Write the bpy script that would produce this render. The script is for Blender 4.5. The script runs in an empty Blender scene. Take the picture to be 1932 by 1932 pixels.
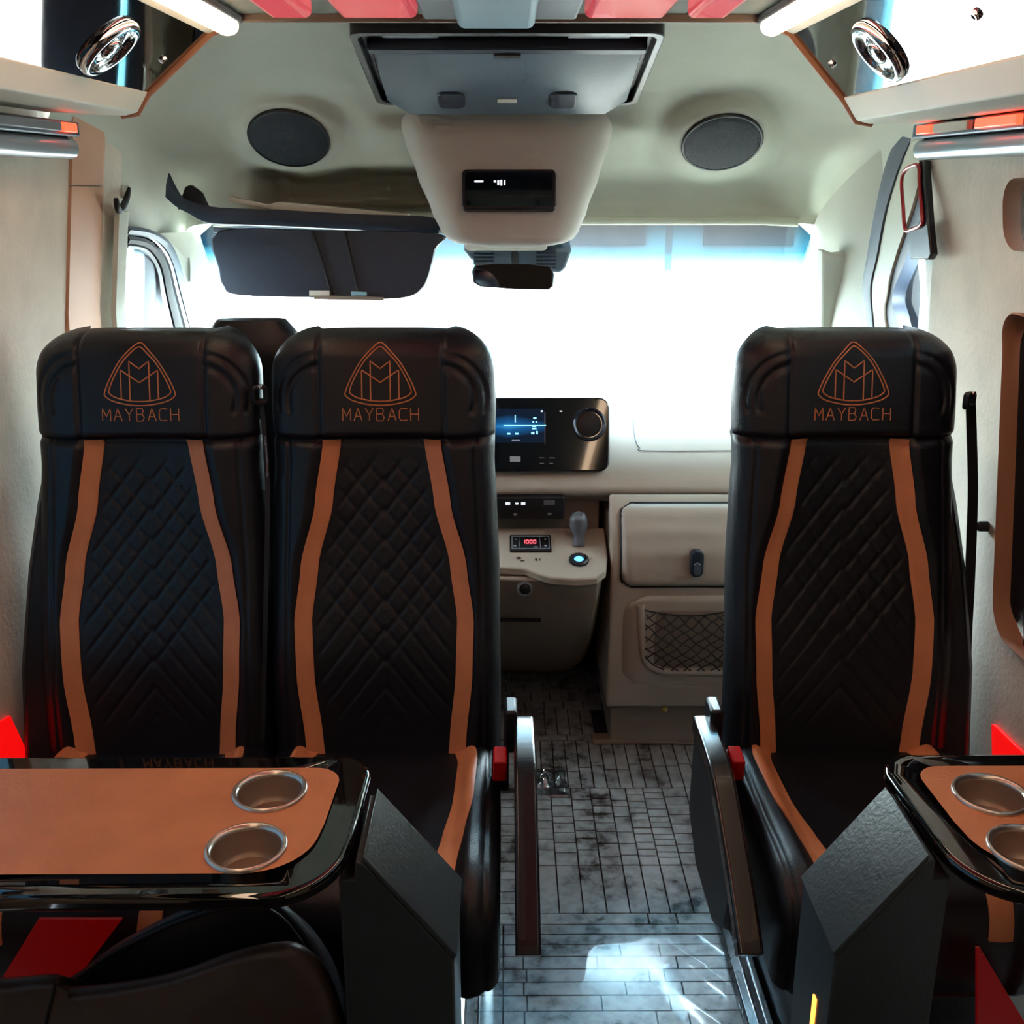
import bpy, bmesh, math, random
from mathutils import Vector, Matrix, noise
random.seed(7)
SC = bpy.context.scene
COL = SC.collection
R = math.radians

# ------------------------------------------------------------------ camera, world, exposure
EYE = Vector((0.0, 0.0, 1.475)); PITCH = 17.26; YAW = 0.32; FPX = 1950.0
cam_d = bpy.data.cameras.new('camera'); cam = bpy.data.objects.new('camera', cam_d); COL.objects.link(cam)
cam.location = EYE; cam.rotation_euler = (R(90 - PITCH), 0, -R(YAW))
cam_d.sensor_width = 36; cam_d.lens = 36 * FPX / 1932; cam_d.clip_start = 0.02; cam_d.clip_end = 300
SC.camera = cam
RM = cam.rotation_euler.to_matrix()

w = bpy.data.worlds.new('sky'); SC.world = w; w.use_nodes = True
bg = w.node_tree.nodes['Background']
bg.inputs[0].default_value = (0.78, 0.92, 1.0, 1); bg.inputs[1].default_value = 48.0
SC.view_settings.view_transform = 'Standard'; SC.view_settings.look = 'None'
SC.view_settings.gamma = 1.0; SC.view_settings.use_curve_mapping = False
SC.view_settings.exposure = 0.5
SC.cycles.max_bounces = 6; SC.cycles.diffuse_bounces = 4; SC.cycles.glossy_bounces = 3; SC.cycles.adaptive_threshold = 0.1; SC.cycles.use_adaptive_sampling = True; SC.cycles.adaptive_min_samples = 16; SC.cycles.transparent_max_bounces = 12
SC.cycles.sample_clamp_indirect = 6.0

def portal(name, loc, rot, sx, sy):
    d = bpy.data.lights.new(name, 'AREA'); d.shape = 'RECTANGLE'; d.size = sx; d.size_y = sy
    d.cycles.is_portal = True
    o = bpy.data.objects.new(name, d); COL.objects.link(o); o.location = loc; o.rotation_euler = rot
    return o
portal('windscreen_portal', (0, 3.22, 1.19), (R(-124), 0, 0), 1.7, 0.75)
portal('side_window_portal', (-0.995, 1.1, 1.1), (0, R(-90), 0), 0.85, 1.5); portal('side_window_portal', (0.97, 1.2, 1.435), (0, R(90), 0), 0.13, 1.4)

# ------------------------------------------------------------------ helpers
def U(px, py, X=None, Y=None, Z=None):
    """photo pixel (1932 frame) -> point on a plane X=, Y= or Z="""
    d = RM @ Vector(((px - 966) / FPX, -(py - 966) / FPX, -1))
    if Y is not None: t = (Y - EYE.y) / d.y
    elif Z is not None: t = (Z - EYE.z) / d.z
    else: t = (X - EYE.x) / d.x
    return EYE + d * t

def lin(c):
    return tuple(((v / 255) / 12.92 if v / 255 <= 0.04045 else ((v / 255 + 0.055) / 1.055) ** 2.4) for v in c)

MATS = {}
def mat(name, rgb, rough=0.5, metal=0.0, var=0.0, vscale=6.0, bump=0.0, bscale=60.0, coat=0.0, emit=None, estr=0.0, spec=0.5, world=False, rvar=0.0, sheen=0.0):
    m = bpy.data.materials.new(name); m.use_nodes = True
    n = m.node_tree.nodes; l = m.node_tree.links; b = n['Principled BSDF']
    col = (*lin(rgb), 1) if max(rgb) > 1.0 else (*rgb, 1)
    b.inputs['Base Color'].default_value = col
    b.inputs['Roughness'].default_value = rough; b.inputs['Metallic'].default_value = metal
    b.inputs['Specular IOR Level'].default_value = spec
    if coat: b.inputs['Coat Weight'].default_value = coat; b.inputs['Coat Roughness'].default_value = 0.03
    if sheen: b.inputs['Sheen Weight'].default_value = sheen
    if emit: b.inputs['Emission Color'].default_value = (*emit, 1); b.inputs['Emission Strength'].default_value = estr
    co = None
    if var or bump or rvar:
        if world: co = n.new('ShaderNodeNewGeometry').outputs['Position']
        else: co = n.new('ShaderNodeTexCoord').outputs['Object']
    if var or rvar:
        t = n.new('ShaderNodeTexNoise'); t.inputs['Scale'].default_value = vscale; t.inputs['Detail'].default_value = 5
        l.new(co, t.inputs['Vector'])
    if var:
        mx = n.new('ShaderNodeMix'); mx.data_type = 'RGBA'; mx.blend_type = 'MULTIPLY'
        rp = n.new('ShaderNodeMapRange'); rp.inputs[1].default_value = 0.3; rp.inputs[2].default_value = 0.7
        rp.inputs[3].default_value = 1 - var; rp.inputs[4].default_value = 1 + var * 0.4
        l.new(t.outputs['Fac'], rp.inputs[0])
        mx.inputs['Factor'].default_value = 1; mx.inputs[6].default_value = col
        l.new(rp.outputs[0], mx.inputs[7]); l.new(mx.outputs[2], b.inputs['Base Color'])
    if rvar:
        rr = n.new('ShaderNodeMapRange'); rr.inputs[1].default_value = 0.3; rr.inputs[2].default_value = 0.7
        rr.inputs[3].default_value = max(0.02, rough - rvar); rr.inputs[4].default_value = rough + rvar
        l.new(t.outputs['Fac'], rr.inputs[0]); l.new(rr.outputs[0], b.inputs['Roughness'])
    if bump:
        t2 = n.new('ShaderNodeTexNoise'); t2.inputs['Scale'].default_value = bscale; t2.inputs['Detail'].default_value = 3
        l.new(co, t2.inputs['Vector'])
        bp = n.new('ShaderNodeBump'); bp.inputs['Strength'].default_value = bump; bp.inputs['Distance'].default_value = 0.01
        l.new(t2.outputs['Fac'], bp.inputs['Height']); l.new(bp.outputs[0], b.inputs['Normal'])
    MATS[name] = m
    return m

def glass(name, tint=(1, 1, 1), gloss=0.06, band=None, rough=0.01):
    m = bpy.data.materials.new(name); m.use_nodes = True
    n = m.node_tree.nodes; l = m.node_tree.links
    n.remove(n['Principled BSDF']); out = n['Material Output']
    tr = n.new('ShaderNodeBsdfTransparent'); tr.inputs[0].default_value = (*tint, 1)
    gl = n.new('ShaderNodeBsdfGlossy'); gl.inputs['Roughness'].default_value = rough
    mx = n.new('ShaderNodeMixShader'); mx.inputs[0].default_value = gloss
    l.new(tr.outputs[0], mx.inputs[1]); l.new(gl.outputs[0], mx.inputs[2]); l.new(mx.outputs[0], out.inputs[0])
    if band:                                             # tinted sun strip: ramp over the pane's height
        g = n.new('ShaderNodeNewGeometry'); s = n.new('ShaderNodeSeparateXYZ'); l.new(g.outputs['Position'], s.inputs[0])
        mr = n.new('ShaderNodeMapRange'); mr.inputs[1].default_value = band[0]; mr.inputs[2].default_value = band[1]
        l.new(s.outputs['Z'], mr.inputs[0])
        cr = n.new('ShaderNodeValToRGB'); l.new(mr.outputs[0], cr.inputs[0])
        cr.color_ramp.elements[0].color = (*tint, 1); cr.color_ramp.elements[1].color = (*band[3], 1)
        e = cr.color_ramp.elements.new(0.55); e.color = (*band[2], 1); e = cr.color_ramp.elements.new(0.25); e.color = (0.06, 0.22, 0.28, 1)
        l.new(cr.outputs[0], tr.inputs[0])
    MATS[name] = m
    return m

def root_of(o):
    while o.parent: o = o.parent
    return o

def mk(name, V, F, m, parent=None, smooth=True, bevel=0.0, seg=2, sub=0, angle=35):
    V = [Vector(v) for v in V]
    if parent is None:
        xs = [v.x for v in V]; ys = [v.y for v in V]; zs = [v.z for v in V]
        loc = Vector(((min(xs) + max(xs)) / 2, (min(ys) + max(ys)) / 2, min(zs)))
    else:
        loc = root_of(parent).location.copy()
    me = bpy.data.meshes.new(name); me.from_pydata([v - loc for v in V], [], F)
    bm = bmesh.new(); bm.from_mesh(me); bmesh.ops.recalc_face_normals(bm, faces=bm.faces); bm.to_mesh(me); bm.free()
    o = bpy.data.objects.new(name, me); COL.objects.link(o)
    if parent is None: o.location = loc
    else: o.parent = parent
    if m: me.materials.append(MATS[m] if isinstance(m, str) else m)
    if smooth:
        me.polygons.foreach_set('use_smooth', [True] * len(me.polygons))
        if angle < 180: me.set_sharp_from_angle(angle=R(angle))
    if bevel:
        b = o.modifiers.new('bevel', 'BEVEL'); b.width = bevel; b.segments = seg; b.limit_method = 'ANGLE'; b.angle_limit = R(40)
        b.harden_normals = False
    if sub:
        s = o.modifiers.new('subdivision', 'SUBSURF'); s.levels = sub; s.render_levels = sub
    return o

def thing(name, label, cat, loc, group=None):
    o = bpy.data.objects.new(name, None); COL.objects.link(o); o.empty_display_size = 0.05
    o.location = loc; o['label'] = label; o['category'] = cat
    if group: o['group'] = group
    return o
def tag(o, label, cat, group=None):
    o['label'] = label; o['category'] = cat
    if group: o['group'] = group
    return o
def struct(o, label=None):
    o['kind'] = 'structure'
    if label: o['label'] = label
    return o
def sroot(name, loc, label=None):
    o = bpy.data.objects.new(name, None); COL.objects.link(o); o.location = loc; o['kind'] = 'structure'
    if label: o['label'] = label
    return o

def copy_tree(o, parent=None):
    c = o.copy(); COL.objects.link(c); c.parent = parent
    for ch in list(o.children): copy_tree(ch, c)
    return c

def box_vf(x0, x1, y0, y1, z0, z1):
    V = [(x0, y0, z0), (x1, y0, z0), (x1, y1, z0), (x0, y1, z0), (x0, y0, z1), (x1, y0, z1), (x1, y1, z1), (x0, y1, z1)]
    F = [(0, 3, 2, 1), (4, 5, 6, 7), (0, 1, 5, 4), (1, 2, 6, 5), (2, 3, 7, 6), (3, 0, 4, 7)]
    return V, F
def box(name, x0, x1, y0, y1, z0, z1, m, parent=None, bevel=0.0, seg=2):
    V, F = box_vf(x0, x1, y0, y1, z0, z1)
    return mk(name, V, F, m, parent, bevel=bevel, seg=seg)
def hexa(name, c8, m, parent=None, bevel=0.0, seg=2):
    """8 corners: bottom loop (4) then top loop (4)"""
    F = [(0, 3, 2, 1), (4, 5, 6, 7), (0, 1, 5, 4), (1, 2, 6, 5), (2, 3, 7, 6), (3, 0, 4, 7)]
    return mk(name, c8, F, m, parent, bevel=bevel, seg=seg)

def grid_vf(rows, closed=False, cap=False):
    n = len(rows[0]); V = [p for r in rows for p in r]; F = []
    for i in range(len(rows) - 1):
        for j in range(n if closed else n - 1):
            k = (j + 1) % n
            F.append((i * n + j, i * n + k, (i + 1) * n + k, (i + 1) * n + j))
    if cap:
        F.append(tuple(range(n))[::-1]); F.append(tuple((len(rows) - 1) * n + j for j in range(n)))
    return V, F

def catmull(P, n=8, closed=False):
    P = [Vector(p) for p in P]; out = []
    N = len(P)
    for i in range(N if closed else N - 1):
        if closed: a, b, c, d = P[(i - 1) % N], P[i], P[(i + 1) % N], P[(i + 2) % N]
        else: a, b, c, d = P[max(i - 1, 0)], P[i], P[i + 1], P[min(i + 2, N - 1)]
        for k in range(n):
            t = k / n
            out.append(0.5 * ((2 * b) + (c - a) * t + (2 * a - 5 * b + 4 * c - d) * t * t + (3 * b - a - 3 * c + d) * t ** 3))
    if not closed: out.append(P[-1])
    return out

def tube_vf(path, r, k=8, closed=False, flat=None):
    """sweep a circle (or a flat ellipse: flat=(ratio, up)) along a path"""
    P = [Vector(p) for p in path]; rows = []; N = len(P)
    up = None
    for i, p in enumerate(P):
        if closed: t = P[(i + 1) % N] - P[(i - 1) % N]
        else: t = P[min(i + 1, N - 1)] - P[max(i - 1, 0)]
        t.normalize()
        if up is None:
            up = Vector((0, 0, 1)) if abs(t.z) < 0.9 else Vector((0, 1, 0))
        up = (up - t * up.dot(t)); up.normalize(); s = t.cross(up)
        rr = r[i] if isinstance(r, (list, tuple)) else r
        rows.append([p + (s * math.cos(a) + up * math.sin(a)) * rr for a in [2 * math.pi * j / k for j in range(k)]])
    if closed: rows.append(rows[0])
    return grid_vf(rows, True, not closed)
def tube(name, path, r, m, parent=None, k=8, closed=False):
    V, F = tube_vf(path, r, k, closed)
    return mk(name, V, F, m, parent, angle=50)

def merge(parts):
    V, F = [], []
    for v, f in parts:
        o = len(V); V += list(v); F += [tuple(i + o for i in q) for q in f]
    return V, F

def rrect(w, h, r, n=6):
    """rounded rectangle outline, centred, ccw, in 2D"""
    pts = []
    for cx, cy, a0 in ((w / 2 - r, h / 2 - r, 0), (-w / 2 + r, h / 2 - r, 90), (-w / 2 + r, -h / 2 + r, 180), (w / 2 - r, -h / 2 + r, 270)):
        for i in range(n + 1):
            a = R(a0 + 90 * i / n); pts.append((cx + r * math.cos(a), cy + r * math.sin(a)))
    return pts

def frame(o, ux, uy):
    """local 2D frame -> function (a,b,c) -> world; c along the normal ux x uy"""
    o = Vector(o); ux = Vector(ux).normalized(); uy = Vector(uy); uy = (uy - ux * uy.dot(ux)).normalized(); un = ux.cross(uy)
    return lambda a, b, c=0.0: o + ux * a + uy * b + un * c
def plate_vf(fr, outline, c0, c1):
    n = len(outline)
    V = [fr(a, b, c0) for a, b in outline] + [fr(a, b, c1) for a, b in outline]
    F = [tuple(range(n))[::-1], tuple(range(n, 2 * n))] + [(i, (i + 1) % n, n + (i + 1) % n, n + i) for i in range(n)]
    return V, F
def plate(name, fr, outline, c0, c1, m, parent=None, bevel=0.0, seg=2):
    V, F = plate_vf(fr, outline, c0, c1)
    return mk(name, V, F, m, parent, bevel=bevel, seg=seg, angle=30)
def ring_plate(name, fr, outer, inner, c0, c1, m, parent=None, bevel=0.0):
    n = len(outer)
    V = [fr(a, b, c0) for a, b in outer] + [fr(a, b, c1) for a, b in outer] + [fr(a, b, c0) for a, b in inner] + [fr(a, b, c1) for a, b in inner]
    F = []
    for i in range(n):
        j = (i + 1) % n
        F += [(i, j, n + j, n + i), (2 * n + j, 2 * n + i, 3 * n + i, 3 * n + j), (n + i, n + j, 3 * n + j, 3 * n + i), (j, i, 2 * n + i, 2 * n + j)]
    return mk(name, V, F, m, parent, bevel=bevel, angle=30)
def prism_x(name, prof, x0, x1, m, parent=None, bevel=0.0, seg=2, smooth=True):
    """profile of (y,z) extruded along x"""
    n = len(prof)
    V = [(x0, y, z) for y, z in prof] + [(x1, y, z) for y, z in prof]
    F = [tuple(range(n)), tuple(range(2 * n - 1, n - 1, -1))] + [(i, (i + 1) % n, n + (i + 1) % n, n + i) for i in range(n)]
    return mk(name, V, F, m, parent, bevel=bevel, seg=seg, smooth=smooth)
def prism_y(name, prof, y0, y1, m, parent=None, bevel=0.0, seg=2):
    n = len(prof)
    V = [(x, y0, z) for x, z in prof] + [(x, y1, z) for x, z in prof]
    F = [tuple(range(n)), tuple(range(2 * n - 1, n - 1, -1))] + [(i, (i + 1) % n, n + (i + 1) % n, n + i) for i in range(n)]
    return mk(name, V, F, m, parent, bevel=bevel, seg=seg)
def lathe_vf(fr, prof, k=32):
    """prof of (radius, c) turned about the frame's normal"""
    rows = [[fr(r * math.cos(2 * math.pi * j / k), r * math.sin(2 * math.pi * j / k), c) for j in range(k)] for r, c in prof]
    return grid_vf(rows, True)
def lathe(name, fr, prof, m, parent=None, k=32, angle=40):
    V, F = lathe_vf(fr, prof, k)
    if prof[-1][0] < 1e-4 or prof[0][0] < 1e-4:
        pass
    return mk(name, V, F, m, parent, angle=angle)
def sstep(a, b, x):
    t = min(1, max(0, (x - a) / (b - a))); return t * t * (3 - 2 * t)
def interp(tab, x):
    if x <= tab[0][0]: return tab[0][1]
    for (a, u), (b, v) in zip(tab, tab[1:]):
        if x <= b:
            t = (x - a) / (b - a); t = t * t * (3 - 2 * t) * 0.5 + t * 0.5
            return u + (v - u) * t
    return tab[-1][1]

# ------------------------------------------------------------------ materials
mat('leather_black', (18, 20, 28), 0.42, var=0.25, vscale=20, bump=0.08, bscale=220, spec=0.45)
mat('leather_dark', (58, 45, 41), 0.45, var=0.15, vscale=14, bump=0.06, bscale=200)
mat('leather_tan', (218, 140, 94), 0.45, var=0.12, vscale=14, bump=0.06, bscale=200)
mat('stitch_copper', (208, 130, 82), 0.4)
mat('suede_cream', (216, 202, 184), 0.9, var=0.16, vscale=7, bump=0.12, bscale=90, sheen=0.2)
mat('panel_tan', (190, 140, 108), 0.6, var=0.06, vscale=5)
mat('headliner', (204, 206, 192), 0.92, var=0.06, vscale=5, bump=0.05, bscale=160)
mat('console_fabric', (198, 190, 182), 0.9, var=0.04, vscale=6, bump=0.04, bscale=160)
mat('plastic_black', (18, 19, 24), 0.42, bump=0.04, bscale=300)
mat('plastic_dark', (36, 46, 60), 0.5, bump=0.05, bscale=300)
mat('plastic_slate', (84, 98, 110), 0.42, bump=0.03, bscale=200)
mat('plastic_grey', (120, 126, 132), 0.4)
mat('dash_cream', (178, 166, 152), 0.55, var=0.03, vscale=4, bump=0.03, bscale=240)
mat('dash_lower', (140, 124, 110), 0.6, var=0.04, vscale=4, bump=0.03, bscale=240)
mat('piano_black', (7, 8, 10), 0.04, coat=1.0, var=0.2, vscale=3)
mat('console_black', (44, 54, 58), 0.32, bump=0.05, bscale=160)
mat('chrome', (225, 228, 232), 0.07, metal=1.0)
mat('steel', (170, 174, 180), 0.25, metal=1.0, rvar=0.08, vscale=12)
mat('cup_metal', (214, 205, 196), 0.28, metal=0.9)
mat('cup_inner', (170, 150, 136), 0.4, metal=0.6)
mat('blue_mark', (120, 200, 255), 0.3, emit=(0.25, 0.7, 1.0), estr=1.3)
mat('vent_ring', (52, 56, 66), 0.3, metal=0.6)
mat('lever_grey', (96, 100, 108), 0.45)
mat('suede_dark', (60, 52, 48), 0.9)
mat('rail_paint', (150, 168, 174), 0.25, coat=0.4)
mat('rubber', (14, 15, 17), 0.7)
mat('seal', (66, 74, 84), 0.55)
mat('door_cream', (208, 210, 192), 0.45)
mat('trim_cream', (226, 220, 200), 0.5, var=0.06, vscale=8)
mat('trim_tan', (166, 114, 84), 0.6)
mat('red_plastic', (200, 16, 20), 0.3)
mat('red_trim', (150, 16, 24), 0.3, coat=0.5)
mat('red_acrylic', (210, 40, 52), 0.16, coat=0.6, emit=(1.0, 0.12, 0.15), estr=0.5)
mat('red_led', (160, 10, 8), 0.4, emit=(1.0, 0.05, 0.02), estr=3.0)
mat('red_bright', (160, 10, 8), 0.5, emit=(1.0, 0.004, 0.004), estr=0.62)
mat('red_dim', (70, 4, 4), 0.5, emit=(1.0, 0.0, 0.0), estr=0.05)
mat('orange_led', (200, 90, 20), 0.4, emit=(1.0, 0.32, 0.05), estr=2.5)
mat('lamp_white', (240, 236, 225), 0.4, emit=(1.0, 0.70, 0.46), estr=5.8)
mat('ceiling_grey', (120, 124, 112), 0.8, var=0.05)
mat('red_panel', (120, 10, 10), 0.5, var=0.1)
mat('asphalt', (168, 168, 164), 0.9, var=0.15, vscale=0.6, world=True)
mat('facade', (214, 212, 206), 0.9, var=0.06, vscale=0.5, world=True)
mat('teal_paint', (30, 150, 165), 0.6)
mat('screen_off', (10, 14, 22), 0.06, coat=1.0)
mat('print_white', (225, 230, 235), 0.5, emit=(0.9, 0.95, 1.0), estr=0.6)
mat('print_grey', (170, 176, 182), 0.5)
mat('blue_led', (40, 130, 220), 0.3, emit=(0.10, 0.45, 1.0), estr=2.2)
mat('red_digits', (220, 30, 40), 0.4, emit=(1.0, 0.10, 0.14), estr=1.6)
mat('gold', (196, 170, 90), 0.35, metal=0.7)
mat('net', (30, 28, 26), 0.7)
mat('fabric_curtain', (12, 12, 15), 0.9, bump=0.1, bscale=200)
mat('paper', (228, 220, 205), 0.8)
mat('pale_blue', (150, 190, 205), 0.4)
mat('speaker_cloth', (24, 30, 38), 0.8, bump=0.3, bscale=500)
mat('mirror', (190, 200, 205), 0.02, metal=1.0)
mat('belt', (15, 16, 20), 0.55, bump=0.1, bscale=400)
glass('glass_privacy', (0.055, 0.08, 0.095), 0.05)
glass('wrapper_film', (0.85, 0.9, 0.93), 0.22, rough=0.12)
glass('glass_smoke', (0.12, 0.15, 0.165), 0.05)
glass('glass_clear', (0.93, 0.97, 0.97), 0.05)
glass('glass_windscreen', (0.95, 0.98, 0.98), 0.04, band=(1.21, 1.385, (0.0048, 0.024, 0.036), (0.0005, 0.0024, 0.0044)))

# screen: blue glow picture, shown by the display itself
def screen_mat():
    m = bpy.data.materials.new('screen_blue'); m.use_nodes = True
    n = m.node_tree.nodes; l = m.node_tree.links; b = n['Principled BSDF']
    b.inputs['Base Color'].default_value = (0.005, 0.01, 0.02, 1); b.inputs['Roughness'].default_value = 0.08
    t = n.new('ShaderNodeTexCoord'); s = n.new('ShaderNodeSeparateXYZ'); l.new(t.outputs['Generated'], s.inputs[0])
    g = n.new('ShaderNodeMath'); g.operation = 'SUBTRACT'; l.new(s.outputs['Z'], g.inputs[0]); g.inputs[1].default_value = 0.48
    a = n.new('ShaderNodeMath'); a.operation = 'ABSOLUTE'; l.new(g.outputs[0], a.inputs[0])
    gx = n.new('ShaderNodeMath'); gx.operation = 'SUBTRACT'; l.new(s.outputs['X'], gx.inputs[0]); gx.inputs[1].default_value = 0.58
    ax = n.new('ShaderNodeMath'); ax.operation = 'ABSOLUTE'; l.new(gx.outputs[0], ax.inputs[0])
    ad = n.new('ShaderNodeMath'); ad.operation = 'MULTIPLY_ADD'; l.new(ax.outputs[0], ad.inputs[0]); ad.inputs[1].default_value = 0.45; l.new(a.outputs[0], ad.inputs[2])
    cr = n.new('ShaderNodeValToRGB'); l.new(ad.outputs[0], cr.inputs[0])
    cr.color_ramp.elements[0].color = (0.05, 0.42, 0.9, 1); cr.color_ramp.elements[1].color = (0.004, 0.012, 0.03, 1)
    cr.color_ramp.elements[1].position = 0.36
    e = cr.color_ramp.elements.new(0.12); e.color = (0.01, 0.14, 0.42, 1)
    l.new(cr.outputs[0], b.inputs['Emission Color']); b.inputs['Emission Strength'].default_value = 0.5
    MATS['screen_blue'] = m
screen_mat()

# floor blocks: grey-blue vinyl with dark dirt stains
def floor_mat():
    m = bpy.data.materials.new('floor_vinyl'); m.use_nodes = True
    n = m.node_tree.nodes; l = m.node_tree.links; b = n['Principled BSDF']
    g = n.new('ShaderNodeNewGeometry')
    t = n.new('ShaderNodeTexNoise'); t.inputs['Scale'].default_value = 7; t.inputs['Detail'].default_value = 8; t.inputs['Roughness'].default_value = 0.68
    t2 = n.new('ShaderNodeTexNoise'); t2.inputs['Scale'].default_value = 38; t2.inputs['Detail'].default_value = 6
    l.new(g.outputs['Position'], t.inputs['Vector']); l.new(g.outputs['Position'], t2.inputs['Vector'])
    ad = n.new('ShaderNodeMath'); ad.operation = 'MULTIPLY_ADD'; l.new(t2.outputs['Fac'], ad.inputs[0]); ad.inputs[1].default_value = 0.42; l.new(t.outputs['Fac'], ad.inputs[2])
    cr = n.new('ShaderNodeValToRGB'); l.new(ad.outputs[0], cr.inputs[0])
    el = cr.color_ramp.elements
    el[0].position = 0.56; el[0].color = (*lin((60, 56, 54)), 1); el[1].position = 0.80; el[1].color = (*lin((172, 180, 186)), 1)
    e = el.new(0.66); e.color = (*lin((138, 144, 149)), 1)
    l.new(cr.outputs[0], b.inputs['Base Color']); b.inputs['Roughness'].default_value = 0.28
    bp = n.new('ShaderNodeBump'); bp.inputs['Strength'].default_value = 0.15; bp.inputs['Distance'].default_value = 0.004
    l.new(t2.outputs['Fac'], bp.inputs['Height']); l.new(bp.outputs[0], b.inputs['Normal'])
    MATS['floor_vinyl'] = m
floor_mat()
mat('floor_joint', (44, 44, 48), 0.6)
glass('clear_film', (0.95, 0.96, 0.97), 0.035, rough=0.15)

# ------------------------------------------------------------------ the van's shell
def proj(p):
    d = RM.transposed() @ (Vector(p) - EYE)
    return (966 + FPX * d.x / -d.z, 966 - FPX * d.y / -d.z)
def wx(z): return 0.93 if z < 1.2 else 0.93 - 0.151 * (z - 1.2)

# floor -------------------------------------------------------------
floor = struct(box('floor', -0.94, 0.94, -1.3, 3.5, -0.06, -0.005, 'floor_joint'), 'van floor covered in grey block-pattern vinyl')
unit = bpy.data.meshes.new('floor_block'); v_, f_ = box_vf(-0.5, 0.5, -0.5, 0.5, 0, 1)
unit.from_pydata(v_, [], f_); unit.materials.append(MATS['floor_vinyl'])
NB = [0]
def block(x0, x1, y0, y1, gap=0.0032):
    if x1 - x0 < 0.012 or y1 - y0 < 0.012: return
    o = bpy.data.objects.new('floor_block', unit); COL.objects.link(o); o.parent = floor
    h = 0.0045 + random.uniform(-0.0006, 0.0006)
    o.location = Vector(((x0 + x1) / 2, (y0 + y1) / 2, -0.005)) - floor.location
    o.scale = (x1 - x0 - gap, y1 - y0 - gap, h); NB[0] += 1
def rowx(y0, y1, xs, jit=0.0):
    for a, b in zip(xs, xs[1:]): block(a, b, y0, y1)
def coly(x0, x1, y0, y1, n, jit=0.2):
    ys = [y0 + (y1 - y0) * (i + (random.uniform(-jit, jit) if 0 < i < n else 0)) / n for i in range(n + 1)]
    for a, b in zip(ys, ys[1:]): block(x0, x1, a, b)
# the strip nearest the camera: cross boards with short bricks on the window side
ys = [1.44, 1.49, 1.535, 1.58, 1.62, 1.655, 1.69, 1.725, 1.76, 1.79, 1.82]
for i, (a, b) in enumerate(zip(ys, ys[1:])):
    e = [-0.16, -0.10, -0.055, -0.008, 0.032 + 0.006 * (i % 2)]
    if i < 8: e += [0.18 + 0.05 * (i % 3), 0.34 - 0.03 * (i % 2), 0.46]
    else: e += [0.045, 0.46]
    rowx(a, b, e)
# long lengthwise boards
bx_ = [0.062, 0.112, 0.164, 0.214, 0.264, 0.305, 0.350]
rowx(1.82, 1.855, [0.062, 0.30, 0.36, 0.46]); rowx(1.855, 2.02, bx_ + [0.40, 0.46])
coly(-0.075, -0.02, 1.82, 2.32, 15); coly(-0.02, 0.022, 1.82, 2.32, 14); coly(0.022, 0.062, 1.82, 2.32, 13)
# field of short blocks
for k in range(5):
    coly(bx_[k], bx_[k + 1], 2.02, 2.34, 7 + (k % 2), 0.28)
coly(0.305, 0.350, 2.02, 2.34, 11); coly(0.350, 0.40, 2.02, 2.34, 13); coly(0.40, 0.46, 2.02, 2.34, 8); coly(0.46, 0.54, 2.08, 2.34, 4); coly(0.54, 0.64, 2.08, 2.34, 3)
# narrow ribs up to the cab
xs = [-0.075 + 0.0335 * i for i in range(22)]
for a, b in zip(xs, xs[1:]):
    c = 2.44 + random.uniform(-0.02, 0.02); block(a, b, 2.34, c); block(a, b, c, 2.585)
xs = [-0.10 + 0.035 * i for i in range(11)]
rowx(2.585, 2.615, [-0.10, 0.06, 0.17, 0.285]); rowx(2.615, 2.77, xs)
for i, (a, b) in enumerate(((2.77, 2.82), (2.82, 2.88), (2.88, 2.94), (2.94, 3.0), (3.0, 3.07))):
    rowx(a, b, [-0.12 + 0.02 * (i % 2) + 0.058 * j for j in range(8)])

# walls ---------------------------------------------------------------
def wall(name, sg, yb, zb, holes, m, label):
    """rectangular cells; a cell listed in holes keeps a rounded opening (r, shear)"""
    parts = []
    for i in range(len(yb) - 1):
        for j in range(len(zb) - 1):
            y0, y1, z0, z1 = yb[i], yb[i + 1], zb[j], zb[j + 1]
            if (i, j) in holes:
                inner = holes[(i, j)]; cx, cz = (y0 + y1) / 2, (z0 + z1) / 2
                n = len(inner); outer = []
                for (a, b) in inner:
                    dx, dz = a - cx, b - cz
                    s = min(((y1 - y0) / 2) / max(abs(dx), 1e-6), ((z1 - z0) / 2) / max(abs(dz), 1e-6))
                    outer.append((cx + dx * s, cz + dz * s))
                V = [(sg * wx(b), a, b) for a, b in outer] + [(sg * wx(b), a, b) for a, b in inner]
                F = [(k, (k + 1) % n, n + (k + 1) % n, n + k) for k in range(n)]
                # corner fill of the outer rectangle
                for (cy_, cz_) in ((y0, z0), (y1, z0), (y1, z1), (y0, z1)):
                    for k in range(n):
                        a, b = outer[k], outer[(k + 1) % n]
                        if abs(a[0] - b[0]) > 1e-6 and abs(a[1] - b[1]) > 1e-6:
                            if (abs(a[0] - cy_) < 1e-4 or abs(b[0] - cy_) < 1e-4) and (abs(a[1] - cz_) < 1e-4 or abs(b[1] - cz_) < 1e-4):
                                V.append((sg * wx(cz_), cy_, cz_)); F.append((k, (k + 1) % n, len(V) - 1))
                parts.append((V, F))
            else:
                zs = [z0, z1] if not (z0 < 1.2 < z1) else [z0, 1.2, z1]
                parts.append(grid_vf([[(sg * wx(z), y0, z), (sg * wx(z), y1, z)] for z in zs]))
    V, F = merge(parts)
    o = mk(name, V, F, m, smooth=False)
    return struct(o, label)
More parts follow.
